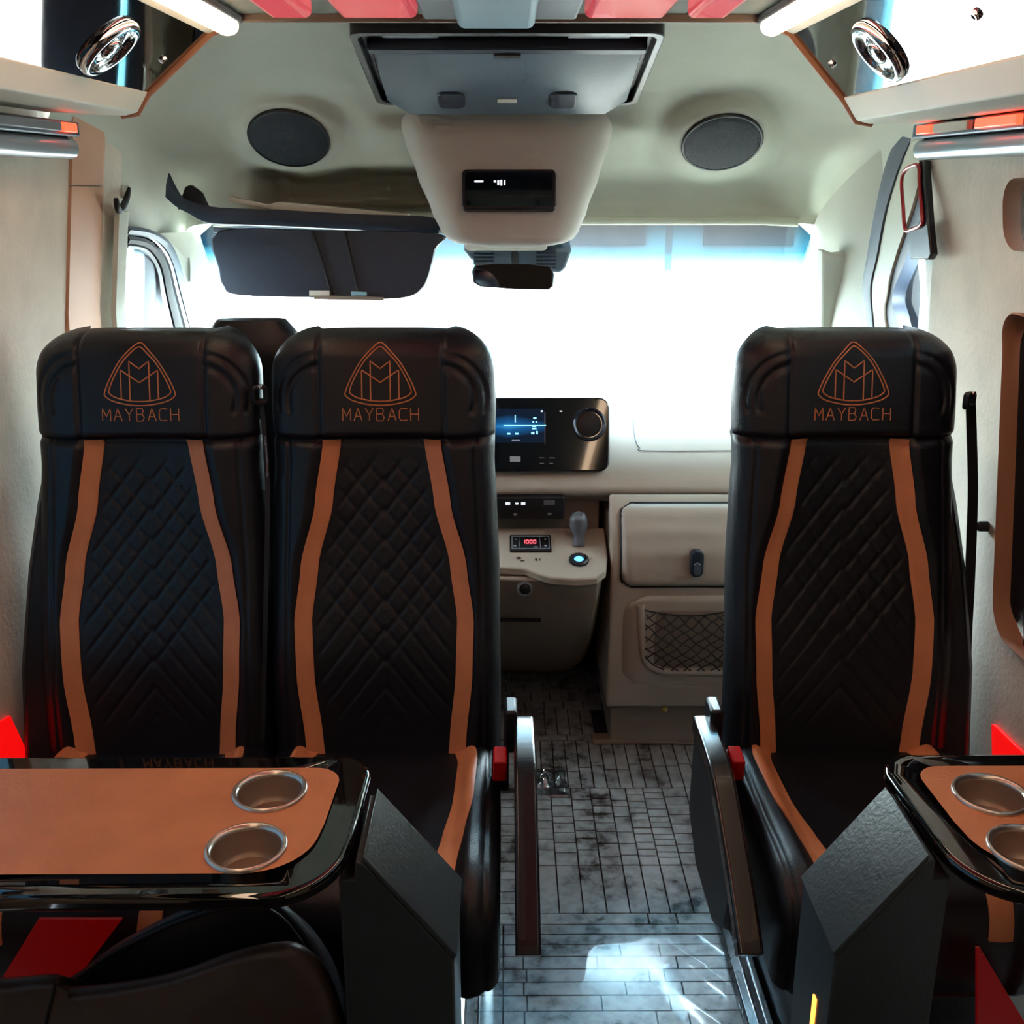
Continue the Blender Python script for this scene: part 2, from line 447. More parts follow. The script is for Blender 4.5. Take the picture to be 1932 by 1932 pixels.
def hole(y0, y1, z0, z1, r, shear=0.0):
    q = rrect(y1 - y0, z1 - z0, r, 8); pts = []
    for (a, b), (c, d) in zip(q, q[1:] + q[:1]):
        n = max(1, int(math.hypot(c - a, d - b) / 0.03))
        pts += [(a + (c - a) * k / n, b + (d - b) * k / n) for k in range(n)]
    return [((y0 + y1) / 2 + a - shear * (z1 - ((z0 + z1) / 2 + b)), (z0 + z1) / 2 + b) for a, b in pts]
H_up = hole(0.55, 1.905, 1.375, 1.495, 0.045); H_lo = hole(0.4, 1.925, 0.68, 1.262, 0.06, 0.22)
H_ul = hole(0.55, 1.78, 1.375, 1.495, 0.045); H_l = hole(0.4, 1.78, 0.72, 1.262, 0.06, 0.10)
wall_r = wall('wall_right', 1, [-1.3, 0.25, 2.06, 2.30], [0, 0.62, 1.32, 1.53, 1.70], {(1, 1): H_lo, (1, 2): H_up}, 'suede_cream', 'cream suede side wall with curtained window')
wall_l = wall('wall_left', -1, [-1.3, 0.25, 1.95, 2.50], [0, 0.62, 1.32, 1.53, 1.70], {(1, 1): H_l, (1, 2): H_ul}, 'suede_cream', 'cream suede side wall beside the paired seats')
def win_frame(name, sg, h, parent, m='trim_tan', d=0.026, wd=0.012):
    n = len(h); cx = sum(a for a, b in h) / n; cz = sum(b for a, b in h) / n
    rows = []
    for k, (off, dx) in enumerate(((wd, -0.004), (wd * 0.4, -0.010), (0.0, -0.004), (-0.004, d))):
        r = []
        for a, b in h:
            L = math.hypot(a - cx, b - cz); s = 1 + off / L
            aa, bb = cx + (a - cx) * s, cz + (b - cz) * s
            r.append((sg * (wx(bb) + dx), aa, bb))
        rows.append(r)
    V, F = grid_vf(rows, True); return mk(name, V, F, m, parent)
w4 = sroot('window_4', (0.93, 1.2, 0.68), 'curtained side window with tan frame'); win_frame('window_frame', 1, H_lo, w4)
w5 = sroot('window_5', (0.9, 1.2, 1.375), 'narrow upper side window with tan frame'); win_frame('window_frame', 1, H_up, w5)
w6 = sroot('window_6', (-0.93, 1.2, 0.7)); win_frame('window_frame', -1, H_l, w6)
def pane(name, sg, h, parent, dx, m='glass_clear'):
    V = [(sg * (wx(b) + dx), a, b) for a, b in h] + [(sg * (wx(b) + dx + 0.004), a, b) for a, b in h]; n = len(h)
    F = [tuple(range(n)), tuple(range(2 * n - 1, n - 1, -1))] + [(i, (i + 1) % n, n + (i + 1) % n, n + i) for i in range(n)]
    return mk(name, V, F, m, parent, smooth=False)
w7 = sroot('window_7', (-0.9, 1.2, 1.375)); win_frame('window_frame', -1, H_ul, w7); pane('pane', -1, H_ul, w7, 0.018, 'glass_privacy')
pane('pane', 1, H_up, w5, 0.018, 'glass_smoke'); pane('pane', -1, H_l, w6, 0.018, 'glass_privacy'); pane('pane', 1, H_lo, w4, 0.052)
# pleated black curtain hung in the big window
for sg, ye, lb in ((1, 1.93, 'black pleated curtain drawn across the side window'),):
    cur = []
    for i in range(90):
        y = 0.36 + i * (ye - 0.36) / 89
        cur.append([(sg * (0.953 + 0.008 * math.sin(i * 1.25) + 0.003 * math.sin(i * 0.37)), y - 0.22 * (1.262 - z), z) for z in (0.65, 0.8, 0.95, 1.1, 1.19, 1.235, 1.29)])
    V, F = grid_vf(cur)
    cr = mk('curtain', V, F, 'fabric_curtain'); tag(cr, lb, 'curtain')
    s_ = cr.modifiers.new('thick', 'SOLIDIFY'); s_.thickness = 0.002
struct(box('wall_back', -0.94, 0.94, -1.34, -1.3, 0, 1.82, 'suede_dark'), 'dark rear end of the cabin')
# roof over the passenger space
ceil_o = struct(box('ceiling', -0.92, 0.92, -1.3, 2.10, 1.785, 1.82, 'ceiling_grey'), 'grey rear ceiling panel')
# cab headliner: dome from the roof arch at Y 2.1 to the windscreen header at Y 2.9
Apts = [(-0.912, 1.40), (-0.902, 1.50), (-0.872, 1.60), (-0.80, 1.70), (-0.66, 1.775), (-0.48, 1.795), (-0.24, 1.80), (0, 1.80)]
Bpts = [(-0.868, 1.22), (-0.862, 1.29), (-0.866, 1.350), (-0.838, 1.386), (-0.66, 1.395), (-0.48, 1.397), (-0.24, 1.398), (0, 1.398)]
Apts += [(-x, z) for x, z in Apts[-2::-1]]; Bpts += [(-x, z) for x, z in Bpts[-2::-1]]
NA = 12
Ac = catmull([(x, 0, z) for x, z in Apts], NA); Bc = catmull([(x, 0, z) for x, z in Bpts], NA)
def bx1(x, a, b, s): return sstep(a - s, a + s, x) * (1 - sstep(b - s, b + s, x))
SPK = []
for px, py in ((545, 260), (1362, 268)):
    c = U(px, py, Y=2.715); SPK.append((c.x, c.z, 2.715))
def dome_raw(i, s):
    a, b = Ac[i], Bc[i]; kx = 1 - math.cos(s * math.pi / 2); ky = math.sin(s * math.pi / 2)
    return Vector((a.x + (b.x - a.x) * kx, 2.10 + 0.80 * ky, a.z + (b.z - a.z) * kx))
def dome(i, s):
    p = dome_raw(i, s); x, z = p.x, p.z; flat = 0.0
    if s > 0.3:
        f = sstep(0.3, 0.5, s)
        # open shelf on the driver's side, shallow tray on the other
        p.y += f * 0.30 * bx1(x, -0.67, -0.20, 0.03) * bx1(z, 1.425, 1.53, 0.014)
        p.y += f * 0.035 * bx1(x, 0.20, 0.72, 0.05) * bx1(z, 1.42, 1.515, 0.03)
        # speaker pods and the ridges beside them
        for sx_, zc, y0 in SPK:
            d2 = math.hypot((x - sx_ * 0.58) / 0.075, (z - 1.615) / 0.05); p.y -= f * 0.08 * math.exp(-d2 * d2)
            d3 = math.hypot((x - sx_ * 1.50) / 0.09, (z - 1.58) / 0.05); p.y -= f * 0.06 * math.exp(-d3 * d3)
            d = math.hypot(x - sx_, (z - zc) * 1.6); wt = f * (1 - sstep(0.105, 0.175, d)); p.y += (y0 - 1.27 * (z - zc) - p.y) * wt; flat = max(flat, wt)
    q = noise.noise(Vector((p.x * 6, p.z * 9, 1.3))) * 0.017 + noise.noise(Vector((p.x * 15, p.z * 26, 4.3))) * 0.006
    p.y += q * sstep(0.05, 0.3, s) * (1 - sstep(0.93, 1.0, s)) * (1 - flat)
    p.z += 0.5 * q * (1 - flat) * (1 - sstep(0.5, 0.8, s)) * sstep(0.02, 0.15, s)
    return p
NS = 84
DROWS = [[dome(i, k / NS) for i in range(len(Ac))] for k in range(NS + 1)]
V, F = grid_vf(DROWS)
cab = struct(mk('ceiling_cab', V, F, 'headliner', angle=180), 'cream fabric headliner dome over the cab')
def on_dome(px, py):
    best = None
    for k in range(8, NS):
        for i in range(1, len(Ac) - 1):
            p = DROWS[k][i]; q = proj(p); d = (q[0] - px) ** 2 + (q[1] - py) ** 2
            if best is None or d < best[0]: best = (d, k, i)
    _, k, i = best
    n = (DROWS[k][i + 1] - DROWS[k][i - 1]).cross(DROWS[k + 1][i] - DROWS[k - 1][i]).normalized()
    if n.y > 0: n = -n
    return DROWS[k][i].copy(), n
# dark joint between roof and headliner
struct(box('trim_1', -0.50, 0.50, 2.088, 2.10, 1.772, 1.79, 'dash_lower', bevel=0.003), 'brown joint strip across the roof')

# firewall, side doors below the glass, A pillars
struct(box('wall_front', -0.94, 0.94, 3.45, 3.5, -0.05, 0.965, 'dash_cream'))
WT = [(-0.815, 2.90, 1.392), (0.815, 2.90, 1.392)]; WB = [(-0.90, 3.46, 0.97), (0.90, 3.46, 0.97)]
win1 = sroot('window_1', (0, 3.46, 0.97), 'bright windscreen with a blue sun strip along the top')
rows_w = []
for k in range(13):
    t = k / 12; r_ = []
    for i in range(25):
        u = -1 + i / 12; hw = 0.838 + 0.055 * t - (0.05 * max(0, (abs(u) - 0.9) / 0.1) ** 2 if k == 0 else 0)
        bow = 0.05 * (1 - u * u)
        r_.append((u * hw, 2.895 + 0.56 * t + bow * (0.3 + 0.7 * t), 1.392 - 0.42 * t))
    rows_w.append(r_)
V, F = grid_vf(rows_w); mk('pane', V, F, 'glass_windscreen', win1, angle=180)
# header bar between the dome and the glass
tube('window_frame', [(-0.79, 2.895, 1.394)] + [(x * 0.1, 2.9 + 0.012 * (1 - (x / 8) ** 2), 1.398) for x in range(-7, 8)] + [(0.79, 2.895, 1.394)], 0.012, 'door_cream', win1)
SEAL = {-1: [(300, 440), (320, 456), (338, 492), (352, 540), (372, 612), (395, 700), (420, 800)], 1: [(1690, 262), (1668, 320), (1650, 400), (1636, 480), (1627, 540), (1631, 600), (1640, 700), (1655, 850)]}
for sg in (-1, 1):
    So = catmull([U(a, b, X=sg * 0.885) for a, b in SEAL[sg]], 5); n = len(So); rr_ = []
    E0 = Vector((sg * 0.834, 2.885, 1.402)); E1 = Vector((sg * 0.895, 3.44, 0.97)); So.append(Vector((So[-1].x, So[-1].y + 0.04, 0.97)))
    for k, p in enumerate(So):
        e = E0.lerp(E1, min(1, max(0, (1.402 - p.z) / 0.432))); row = []
        for j in range(9):
            u = j / 8; q = p.lerp(e, u); q.x -= sg * 0.020 * math.sin(math.pi * u) ** 0.7; row.append(q)
        row.append(e + Vector((sg * 0.03, 0.03, 0))); rr_.append(row)
    V, F = grid_vf(rr_)
    struct(mk('trim_%d' % (2 if sg < 0 else 3), V, F, 'headliner', angle=60), 'cream windscreen pillar cover')

# ------------------------------------------------------------------ passenger seats (rear facing, seen from the front)
ZT = 1.232
WTAB = [(0.40, 0.2135), (0.60, 0.2135), (0.80, 0.212), (0.93, 0.207), (1.00, 0.203), (1.10, 0.206), (1.17, 0.205), (1.30, 0.203)]
STAB = [(0.43, 0.128), (0.50, 0.134), (0.62, 0.146), (0.72, 0.149), (0.82, 0.136), (0.93, 0.108), (1.05, 0.090)]
def sx_of(z): return interp(STAB, z)
def hw_of(z):
    w0 = interp(WTAB, z); r = 0.075
    if z > ZT - r:
        a = (z - (ZT - r)) / r; w0 = w0 - r + r * math.sqrt(max(0, 1 - a * a)) * 1.0
    return w0
def base_y(z): return 1.72 + (z - 0.47) * 0.197
def seat_y(x, z, raw=False):
    """front skin of the backrest: y for a local x and a height z"""
    w0 = max(hw_of(z), 0.02); u = min(1, abs(x) / w0); T = 0.13
    y = base_y(z) - 0.016 * math.exp(-((z - 0.64) / 0.13) ** 2)
    head = sstep(1.035, 1.06, z)
    y -= 0.022 * head
    s = sx_of(z); ax = abs(x)
    bol = sstep(s - 0.004, s + 0.035, ax) * (1 - head)
    y -= 0.022 * bol
    y += 0.010 * (1 - bol) * (1 - head) * (1 - (ax / max(s, 0.01)) ** 2 if ax < s else 0)
    y += 0.5 * T * (1 - (max(0, 1 - u ** 5)) ** (1 / 2.4))
    a = min(1, max(0, (z - (ZT - 0.04)) / 0.04)); y += 0.5 * T * (1 - math.sqrt(max(0, 1 - a * a))) * 0.9
    if not raw:
        g = 0.0
        y += 0.012 * math.exp(-((z - 1.045) / 0.006) ** 2)                          # seam under the headrest
        if head > 0.5:
            g += 0.006 * math.exp(-((ax - 0.112) / 0.004) ** 2)                     # vertical seams
            d = math.hypot(ax - 0.105, (z - 1.115) * 1.0)
            if ax > 0.114 and z > 1.09:
                g += 0.005 * math.exp(-((d - 0.062) / 0.005) ** 2) + 0.004 * math.exp(-((d - 0.083) / 0.004) ** 2)
        else:
            m_ = sstep(0, 0.02, s - 0.018 - ax) * sstep(0.50, 0.56, z) * (1 - sstep(0.985, 1.02, z))
            if m_ > 0:
                def groove(q, p): 
                    q = (q / p) % 1.0; q = min(q, 1 - q) * p
                    return math.exp(-(q / 0.0035) ** 2)
                ga = groove(z + 1.25 * ax, 0.054)
                gb = groove(z - 1.25 * ax + 0.01, 0.054) * sstep(0.62, 0.72, z - 1.2 * (ax - 0.05))
                g += 0.0034 * max(ga, gb) * m_
            if ax > s + 0.02:
                g += 0.004 * math.exp(-((ax - (interp(WTAB, z) - 0.035)) / 0.004) ** 2)   # bolster piping seam
        y += g
    return y
NU = 150
us = [math.sin(math.pi / 2 * (-1 + 2 * i / NU)) * 0.35 + (-1 + 2 * i / NU) * 0.65 for i in range(NU + 1)]
zs = [0.40 + (ZT - 0.09 - 0.40) * i / 170 for i in range(170)] + [ZT - 0.09 + 0.09 * math.sin(math.pi / 2 * i / 26) for i in range(27)]
def seat_row(z):
    w0 = max(hw_of(z), 0.003)
    r = [Vector((u * w0, seat_y(u * w0, z), z)) for u in us]
    for k in range(1, 16):
        u = 1 - 2 * k / 16; a = min(1, max(0, (z - (ZT - 0.04)) / 0.04))
        yb = base_y(z) + 0.13 - 0.065 * (1 - (max(0, 1 - abs(u) ** 5)) ** (1 / 2.4)) - 0.06 * (1 - math.sqrt(max(0, 1 - a * a)))
        r.append(Vector((u * w0, yb, z)))
    return r
SR = [(z, seat_row(z)) for z in zs]
def ribbon(name, rows_in, h, m, parent):
    """padded strip: rows of (point, normal) samples across the skin"""
    rows = []
    for r in rows_in:
        k = len(r) - 1; row = [r[0][0] - r[0][1] * 0.004]
        for j, (p, n) in enumerate(r): row.append(p + n * h * (0.5 + 0.5 * math.sin(math.pi * j / k) ** 0.6))
        row.append(r[-1][0] - r[-1][1] * 0.004); rows.append(row)
    V, F = grid_vf(rows, False); k = len(rows[0])
    F.append(tuple(range(k))); F.append(tuple((len(rows) - 1) * k + j for j in range(k))[::-1])
    return mk(name, V, F, m, parent, angle=60)

CY = [(1.78, 0.42), (1.76, 0.458), (1.70, 0.472), (1.60, 0.470), (1.50, 0.470), (1.42, 0.474), (1.36, 0.472), (1.315, 0.455), (1.290, 0.42), (1.285, 0.37), (1.295, 0.31), (1.33, 0.275), (1.50, 0.27), (1.74, 0.27)]
CP = catmull([(0, y, z) for y, z in CY], 7)
CC = Vector((0, 1.52, 0.36))
def cush(x, i):
    p = CP[i].copy(); u = min(1, abs(x) / 0.2135); n = Vector((0, 0, 0))
    q = CP[min(i + 1, len(CP) - 1)] - CP[max(i - 1, 0)]; n = Vector((0, q.z, -q.y)).normalized()
    if n.dot(p - CC) < 0: n = -n
    top = max(0, n.z) + 0.6 * max(0, -n.y)
    s = 0.135
    h = 0.020 * sstep(s, s + 0.03, abs(x)) * top - 0.006 * top * (1 - (abs(x) / s) ** 2 if abs(x) < s else 0)
    h -= 0.045 * (1 - (max(0, 1 - u ** 5)) ** (1 / 2.6))
    if abs(x) > 0.165: h -= 0.004 * math.exp(-((abs(x) - 0.19) / 0.004) ** 2)
    p = p + n * h; p.x = x
    return p, n
CS = [(0, 0.130), (10, 0.140), (16, 0.153), (24, 0.150), (32, 0.138), (40, 0.128), (48, 0.122), (60, 0.118)]

GLY = {'M': [[(0, 0), (0, 1), (.5, .35), (1, 1), (1, 0)]], 'A': [[(0, 0), (.5, 1), (1, 0)], [(.2, .36), (.8, .36)]],
       'Y': [[(0, 1), (.5, .5), (1, 1)], [(.5, .5), (.5, 0)]], 'B': [[(0, 0), (0, 1), (.7, 1), (.85, .78), (.7, .54), (0, .54)], [(.7, .54), (.95, .28), (.75, 0), (0, 0)]],
       'C': [[(1, .95), (.25, .98), (0, .8), (0, .2), (.25, .02), (1, .05)]], 'H': [[(0, 0), (0, 1)], [(1, 0), (1, 1)], [(0, .52), (1, .52)]]}
def strokes(word, x0, x1, z0, h):
    out = []; n = len(word); pitch = (x1 - x0) / n; wl = pitch * 0.70
    for k, c in enumerate(word):
        for pl in GLY[c]: out.append([(x0 + pitch * (k + 0.15) + a * wl, z0 + b * h) for a, b in pl])
    return out
def densify(pl, d=0.004):
    out = []
    for (a, b), (c, e) in zip(pl, pl[1:]):
        n = max(1, int(math.hypot(c - a, e - b) / d)); out += [(a + (c - a) * k / n, b + (e - b) * k / n) for k in range(n)]
    return out + [pl[-1]]

def make_seat():
    t = thing('passenger_seat', 'x', 'seat', (0, 1.55, 0))
    k0 = max(i for i, (z, r) in enumerate(SR) if z <= 1.046)
    V, F = grid_vf([r for z, r in SR[:k0 + 1]], True); F.append(tuple(range(len(SR[0][1])))[::-1])
    mk('backrest', V, F, 'leather_black', t, angle=180)
    V, F = grid_vf([r for z, r in SR[k0:]], True); n = len(SR[0][1]); F.append(tuple(len(V) - n + j for j in range(n)))
    hd = mk('headrest', V, F, 'leather_black', t, angle=180)
    for sg in (-1, 1):
        zz = [0.462 + (1.046 - 0.462) * i / 70 for i in range(71)]; nb = Vector((0, -0.98, 0.19))
        ribbon('backrest_stripe', [[(Vector((sg * sx_of(z) + d, seat_y(sg * sx_of(z) + d, z, True), z)), nb) for d in [-0.0155 + 0.031 * j / 6 for j in range(7)]] for z in zz], 0.0055, 'leather_tan', t)
    # cushion
    NX = 72; xs = [0.2135 * (0.6 * math.sin(math.pi / 2 * (-1 + 2 * i / NX)) + 0.4 * (-1 + 2 * i / NX)) for i in range(NX + 1)]
    rows = [[cush(x, i)[0] for i in range(len(CP))] for x in xs]
    V, F = grid_vf(rows, True, True)
    mk('cushion', V, F, 'leather_black', t, angle=180)
    for sg in (-1, 1):
        ribbon('cushion_stripe', [[cush(sg * interp(CS, i) + d, i) for d in [-0.018 + 0.036 * j / 6 for j in range(7)]] for i in range(12, 60)], 0.006, 'leather_tan', t)
    hexa('pedestal', [(-0.135, 1.36, 0.0), (0.135, 1.36, 0.0), (0.135, 1.86, 0.0), (-0.135, 1.86, 0.0), (-0.14, 1.32, 0.275), (0.14, 1.32, 0.275), (0.14, 1.86, 0.275), (-0.14, 1.86, 0.275)], 'plastic_black', t, bevel=0.01)
    # embroidered emblem and lettering on the headrest
    zc = 1.160
    half = [(0, .056), (.012, .049), (.034, .026), (.052, -.004), (.0625, -.028), (.061, -.036), (.048, -.044), (.022, -.050), (0, -.0515)]
    out = half + [(-a, b) for a, b in half[-2:0:-1]]
    inn = [(a * 0.875, b * 0.875 + 0.0005) for a, b in out]
    pls = []
    for o_ in (out, inn):
        c = catmull([(a, 0, b) for a, b in o_], 5, True); c.append(c[0]); pls.append([(p.x, p.z) for p in c])
    pls += [[(-.033, -.039), (-.033, .010), (0, -.0117), (.033, .010), (.033, -.039)], [(-.0175, -.0425), (-.0175, .0254), (0, .0125), (.0175, .0254), (.0175, -.0425)]]
    def surf_tubes(pls, r, cz):
        ps = []
        for pl in pls:
            d = densify(pl); ps.append(tube_vf([Vector((a, seat_y(a, cz + b, True) - 0.0002, cz + b)) for a, b in d], r, 5))
        return merge(ps)
    V, F = surf_tubes(pls, 0.00135, zc); mk('emblem', V, F, 'stitch_copper', hd)
    V, F = surf_tubes(strokes('MAYBACH', -0.071, 0.071, 1.0815 - zc, 0.022), 0.00105, zc); mk('lettering', V, F, 'stitch_copper', hd)
    return t

SEAT_X = [-0.654, -0.225, 0.622]
seat0 = make_seat()
seats = [seat0, copy_tree(seat0), copy_tree(seat0)]
for s_, x, lb in zip(seats, SEAT_X, ('black leather seat with tan stripes in the pair, next to the tan wall panel',
        'black leather seat with tan stripes in the pair, beside the aisle',
        'single black leather seat with tan stripes by the curtained window')):
    s_.location.x = x; s_['label'] = lb; s_['group'] = 'rear-facing leather seats'

def armrest(t, sx, sg):
    """drooping armrest bar with a side shell, on the aisle side of seat t"""
    X = sx
    prof = [(1.69, 0.560), (1.66, 0.562), (1.56, 0.562), (1.505, 0.552), (1.42, 0.512), (1.34, 0.470), (1.27, 0.425), (1.25, 0.408)]
    P = catmull([(0, y, z) for y, z in prof], 6)
    rows = []
    for i, p in enumerate(P):
        q = P[min(i + 1, len(P) - 1)] - P[max(i - 1, 0)]; n = Vector((0, q.z, -q.y)).normalized()
        if n.z < 0: n = -n
        hw, th = 0.019, 0.03
        rows.append([p + Vector((X + a * hw, 0, 0)) + n * b for a, b in ((-1, -th), (-1, -0.004), (-0.8, 0), (0.8, 0), (1, -0.004), (1, -th))])
    V, F = grid_vf(rows, True, True); mk('armrest', V, F, 'armrest_mix', t, bevel=0.002)
    # shell under the pad
    sh = [(1.69, 0.54), (1.60, 0.55), (1.50, 0.53), (1.40, 0.48), (1.33, 0.44), (1.36, 0.36), (1.45, 0.30), (1.60, 0.30), (1.70, 0.36)]
    prism_x('armrest_shell', sh, X - 0.016, X + 0.016, 'plastic_black', t, bevel=0.012, seg=3)
    # belt buckle beside it
    bx = X - sg * 0.043
    b = hexa('buckle', [(bx - 0.015, 1.60, 0.46), (bx + 0.015, 1.60, 0.46), (bx + 0.015, 1.64, 0.45), (bx - 0.015, 1.64, 0.45), (bx - 0.015, 1.585, 0.525), (bx + 0.015, 1.585, 0.525), (bx + 0.015, 1.625, 0.53), (bx - 0.015, 1.625, 0.53)], 'plastic_black', t, bevel=0.004)
    hexa('button', [(bx - 0.013, 1.583, 0.49), (bx + 0.013, 1.583, 0.49), (bx + 0.013, 1.590, 0.49), (bx - 0.013, 1.590, 0.49), (bx - 0.012, 1.576, 0.533), (bx + 0.012, 1.576, 0.533), (bx + 0.012, 1.622, 0.538), (bx - 0.012, 1.622, 0.538)], 'red_plastic', b, bevel=0.003)
    # bracket to the seat back
    box('armrest_bracket', X - 0.014 - sg * 0.022, X + 0.010 - sg * 0.022, 1.66, 1.72, 0.50, 0.585, 'plastic_black', t, bevel=0.006)
mat('armrest_mix', (34, 30, 31), 0.22, coat=0.6, var=0.2, vscale=10)
armrest(seats[1], 0.031 , 1)
armrest(seats[2], 0.358, -1)

for t_, sg in ((seats[0], -1), (seats[2], 1)):
    sx_ = t_.location.x
    rows = []
    for z, o_, y0_, y1_ in ((0.30, 0.262, 1.70, 1.95), (0.45, 0.260, 1.72, 1.97), (0.62, 0.256, 1.75, 1.98), (0.80, 0.240, 1.80, 1.98), (0.92, 0.222, 1.835, 1.98), (1.0, 0.206, 1.86, 1.97)):
        rows.append([Vector((sx_ + sg * k, y, z)) for k, y in ((0.18, y0_ + 0.012), (o_ - 0.014, y0_), (o_, y0_ + 0.02), (o_, y1_ - 0.02), (o_ - 0.02, y1_), (0.18, y1_))])
    V, F = grid_vf(rows, True, True); o_ = mk('side_shell', V, F, 'leather_black', None, bevel=0.006)
    for v in o_.data.vertices: v.co += o_.location - t_.location
    o_.location = (0, 0, 0); o_.parent = t_
# ------------------------------------------------------------------ tables with cup holders and their supports
def table(name, x_in, x_out, sg, label):
    """sg -1: runs from the aisle edge x_in to the wall x_out on the left"""
    Z = 0.74
    t = thing(name, label, 'table', ((x_in + x_out) / 2, 1.08, 0))
    y0, y1 = 0.952, 1.25
    def shape(inset, r_near, r_far):
        a = x_in - (-sg) * 0 
        xi = x_in + sg * inset; xo = x_out - sg * (0.0 if inset else 0.0)
        ya, yb = y0 + inset, y1 - inset
        pts = []
        sk = 0.006                                   # the aisle edge leans: far corner further out
        # far aisle corner, near aisle corner (rounded), wall corners (square)
        def arc(cx, cy, r, a0, a1, n=9): return [(cx + r * math.cos(R(a0 + (a1 - a0) * k / n)), cy + r * math.sin(R(a0 + (a1 - a0) * k / n))) for k in range(n + 1)]
        if sg < 0:
            pts += arc(xi - r_far, yb - r_far, r_far, 90, 0) + [(xi - sk * 0.55, ya + r_near + 0.02)] 
            pts += arc(xi - sk - r_near, ya + r_near, r_near, -8, -90) + [(xo, ya - 0.002), (xo, yb)]
        else:
            pts += arc(xi + r_far, yb - r_far, r_far, 90, 180) + [(xi + sk * 0.55, ya + r_near + 0.02)]
            pts += arc(xi + sk + r_near, ya + r_near, r_near, 188, 270) + [(xo, ya - 0.002), (xo, yb)]
        return pts
    fr = frame((0, 0, Z), (1, 0, 0), (0, 1, 0))
    o = shape(0.0, 0.09, 0.05)
    if sg < 0: o = o[::-1]
    top = plate('table_top', fr, o, -0.020, 0.0, 'piano_black', t, bevel=0.007, seg=3)
    i_ = shape(0.038, 0.075, 0.035)
    if sg < 0: i_ = i_[::-1]
    # inset leather with two holes punched for the cups
    cups = [(x_in + sg * c[0], c[1]) for c in CUPS[name]]
    bm = bmesh.new(); 
    vs = [bm.verts.new(fr(a, b, 0.003)) for a, b in i_]; es = [bm.edges.new((vs[k], vs[(k + 1) % len(vs)])) for k in range(len(vs))]
    for cx, cy in cups:
        hv = [bm.verts.new(fr(cx + 0.041 * math.cos(2 * math.pi * k / 28), cy + 0.041 * math.sin(2 * math.pi * k / 28), 0.003)) for k in range(28)]
        es += [bm.edges.new((hv[k], hv[(k + 1) % 28])) for k in range(28)]
    bmesh.ops.triangle_fill(bm, use_beauty=True, use_dissolve=False, edges=es)
    bm.verts.ensure_lookup_table(); V = [v.co.copy() for v in bm.verts]; bm.verts.index_update(); F = [tuple(v.index for v in f.verts) for f in bm.faces]
    bm.free()
    # drop faces inside the holes
    keep = []
    for f in F:
        c = sum((V[q] for q in f), Vector()) / len(f)
        if all(math.hypot(c.x - cx, c.y - cy) > 0.041 for cx, cy in cups): keep.append(f)
    ins = mk('leather_inset', V, keep, 'leather_tan', t, smooth=False)
    # cut the same holes into the top
    for cx, cy in cups:
        cut = lathe('cutter', frame((cx, cy, Z), (1, 0, 0), (0, 1, 0)), [(0.0402, -0.06), (0.0402, 0.03)], None, t, 28)
        me = cut.data; n = 28; bmx = bmesh.new(); bmx.from_mesh(me); bmesh.ops.holes_fill(bmx, edges=[e for e in bmx.edges if e.is_boundary]); bmesh.ops.recalc_face_normals(bmx, faces=bmx.faces); bmx.to_mesh(me); bmx.free()
        b = top.modifiers.new('hole', 'BOOLEAN'); b.operation = 'DIFFERENCE'; b.object = cut; b.solver = 'EXACT'
        CUT.append((top, cut))
    for cx, cy in cups:
        fc = frame((cx, cy, Z + 0.003), (1, 0, 0), (0, 1, 0))
        ch = lathe('cup_holder', fc, [(0.0478, 0.0), (0.0475, 0.003), (0.0455, 0.0048), (0.0425, 0.004), (0.0398, 0.001), (0.0392, -0.002)], 'cup_metal', t, 48, 60)
        lathe('cup_well', fc, [(0.0395, 0.0), (0.039, -0.03), (0.036, -0.034), (0.034, -0.036), (0.0, -0.036)], 'cup_inner', ch, 40, 40)
    return t, top
CUT = []
CUPS = {'folding_table': [(0.1225, 1.155), (0.124, 1.036)], 'folding_table_small': [(0.112, 1.142), (0.106, 1.028)]}
tl, top_l = table('folding_table', -0.180, -0.915, -1, 'wide black table with tan leather inset before the paired seats')
tr, top_r = table('folding_table_small', 0.502, 0.915, 1, 'narrow black table with tan leather inset before the single seat')
for t_ in (tl, tr): t_['group'] = 'tables with cup holders'
tr.name = 'folding_table.001'
bpy.context.view_layer.update()
dg = bpy.context.evaluated_depsgraph_get()
for top in (top_l, top_r):
    me = bpy.data.meshes.new_from_object(top.evaluated_get(dg)); top.modifiers.clear(); top.data = me
for top, cut in CUT: bpy.data.objects.remove(cut)

def support(x_tab, x_aisle, sg, label, loc):
    t = thing('table_support', label, 'table support', (loc[0], loc[1], 0), 'angled black table supports')
    y0, y1 = 1.03, 1.172
    prof = [(x_tab, 0.733), (x_aisle, 0.594), (x_aisle, 0.0), (x_tab + sg * -0.0, 0.0)]
    prism_y('body', [(x_tab, 0.728), (x_aisle, 0.590), (x_aisle, 0.001), (x_tab + sg * 0.03, 0.001), (x_tab + sg * 0.03, 0.704), (x_tab + sg * 0.010, 0.704), (x_tab + sg * 0.010, 0.728)], y0, y1, 'console_black', t, bevel=0.003)
    hexa('top_plate', [(x_tab, y0 - .002, 0.729), (x_tab, y1 + .002, 0.729), (x_aisle, y1 + .002, 0.591), (x_aisle, y0 - .002, 0.591),
                       (x_tab + 0.0, y0 - .002, 0.737), (x_tab, y1 + .002, 0.737), (x_aisle - sg * 0.004, y1 + .002, 0.598), (x_aisle - sg * 0.004, y0 - .002, 0.598)], 'console_black', t, bevel=0.0015)
    return t
sl = support(-0.168, -0.064, -1, 'dark angled support between the wide table and the aisle', (-0.12, 1.1))
sr = support(0.492, 0.396, 1, 'dark angled support between the narrow table and the aisle', (0.45, 1.1))
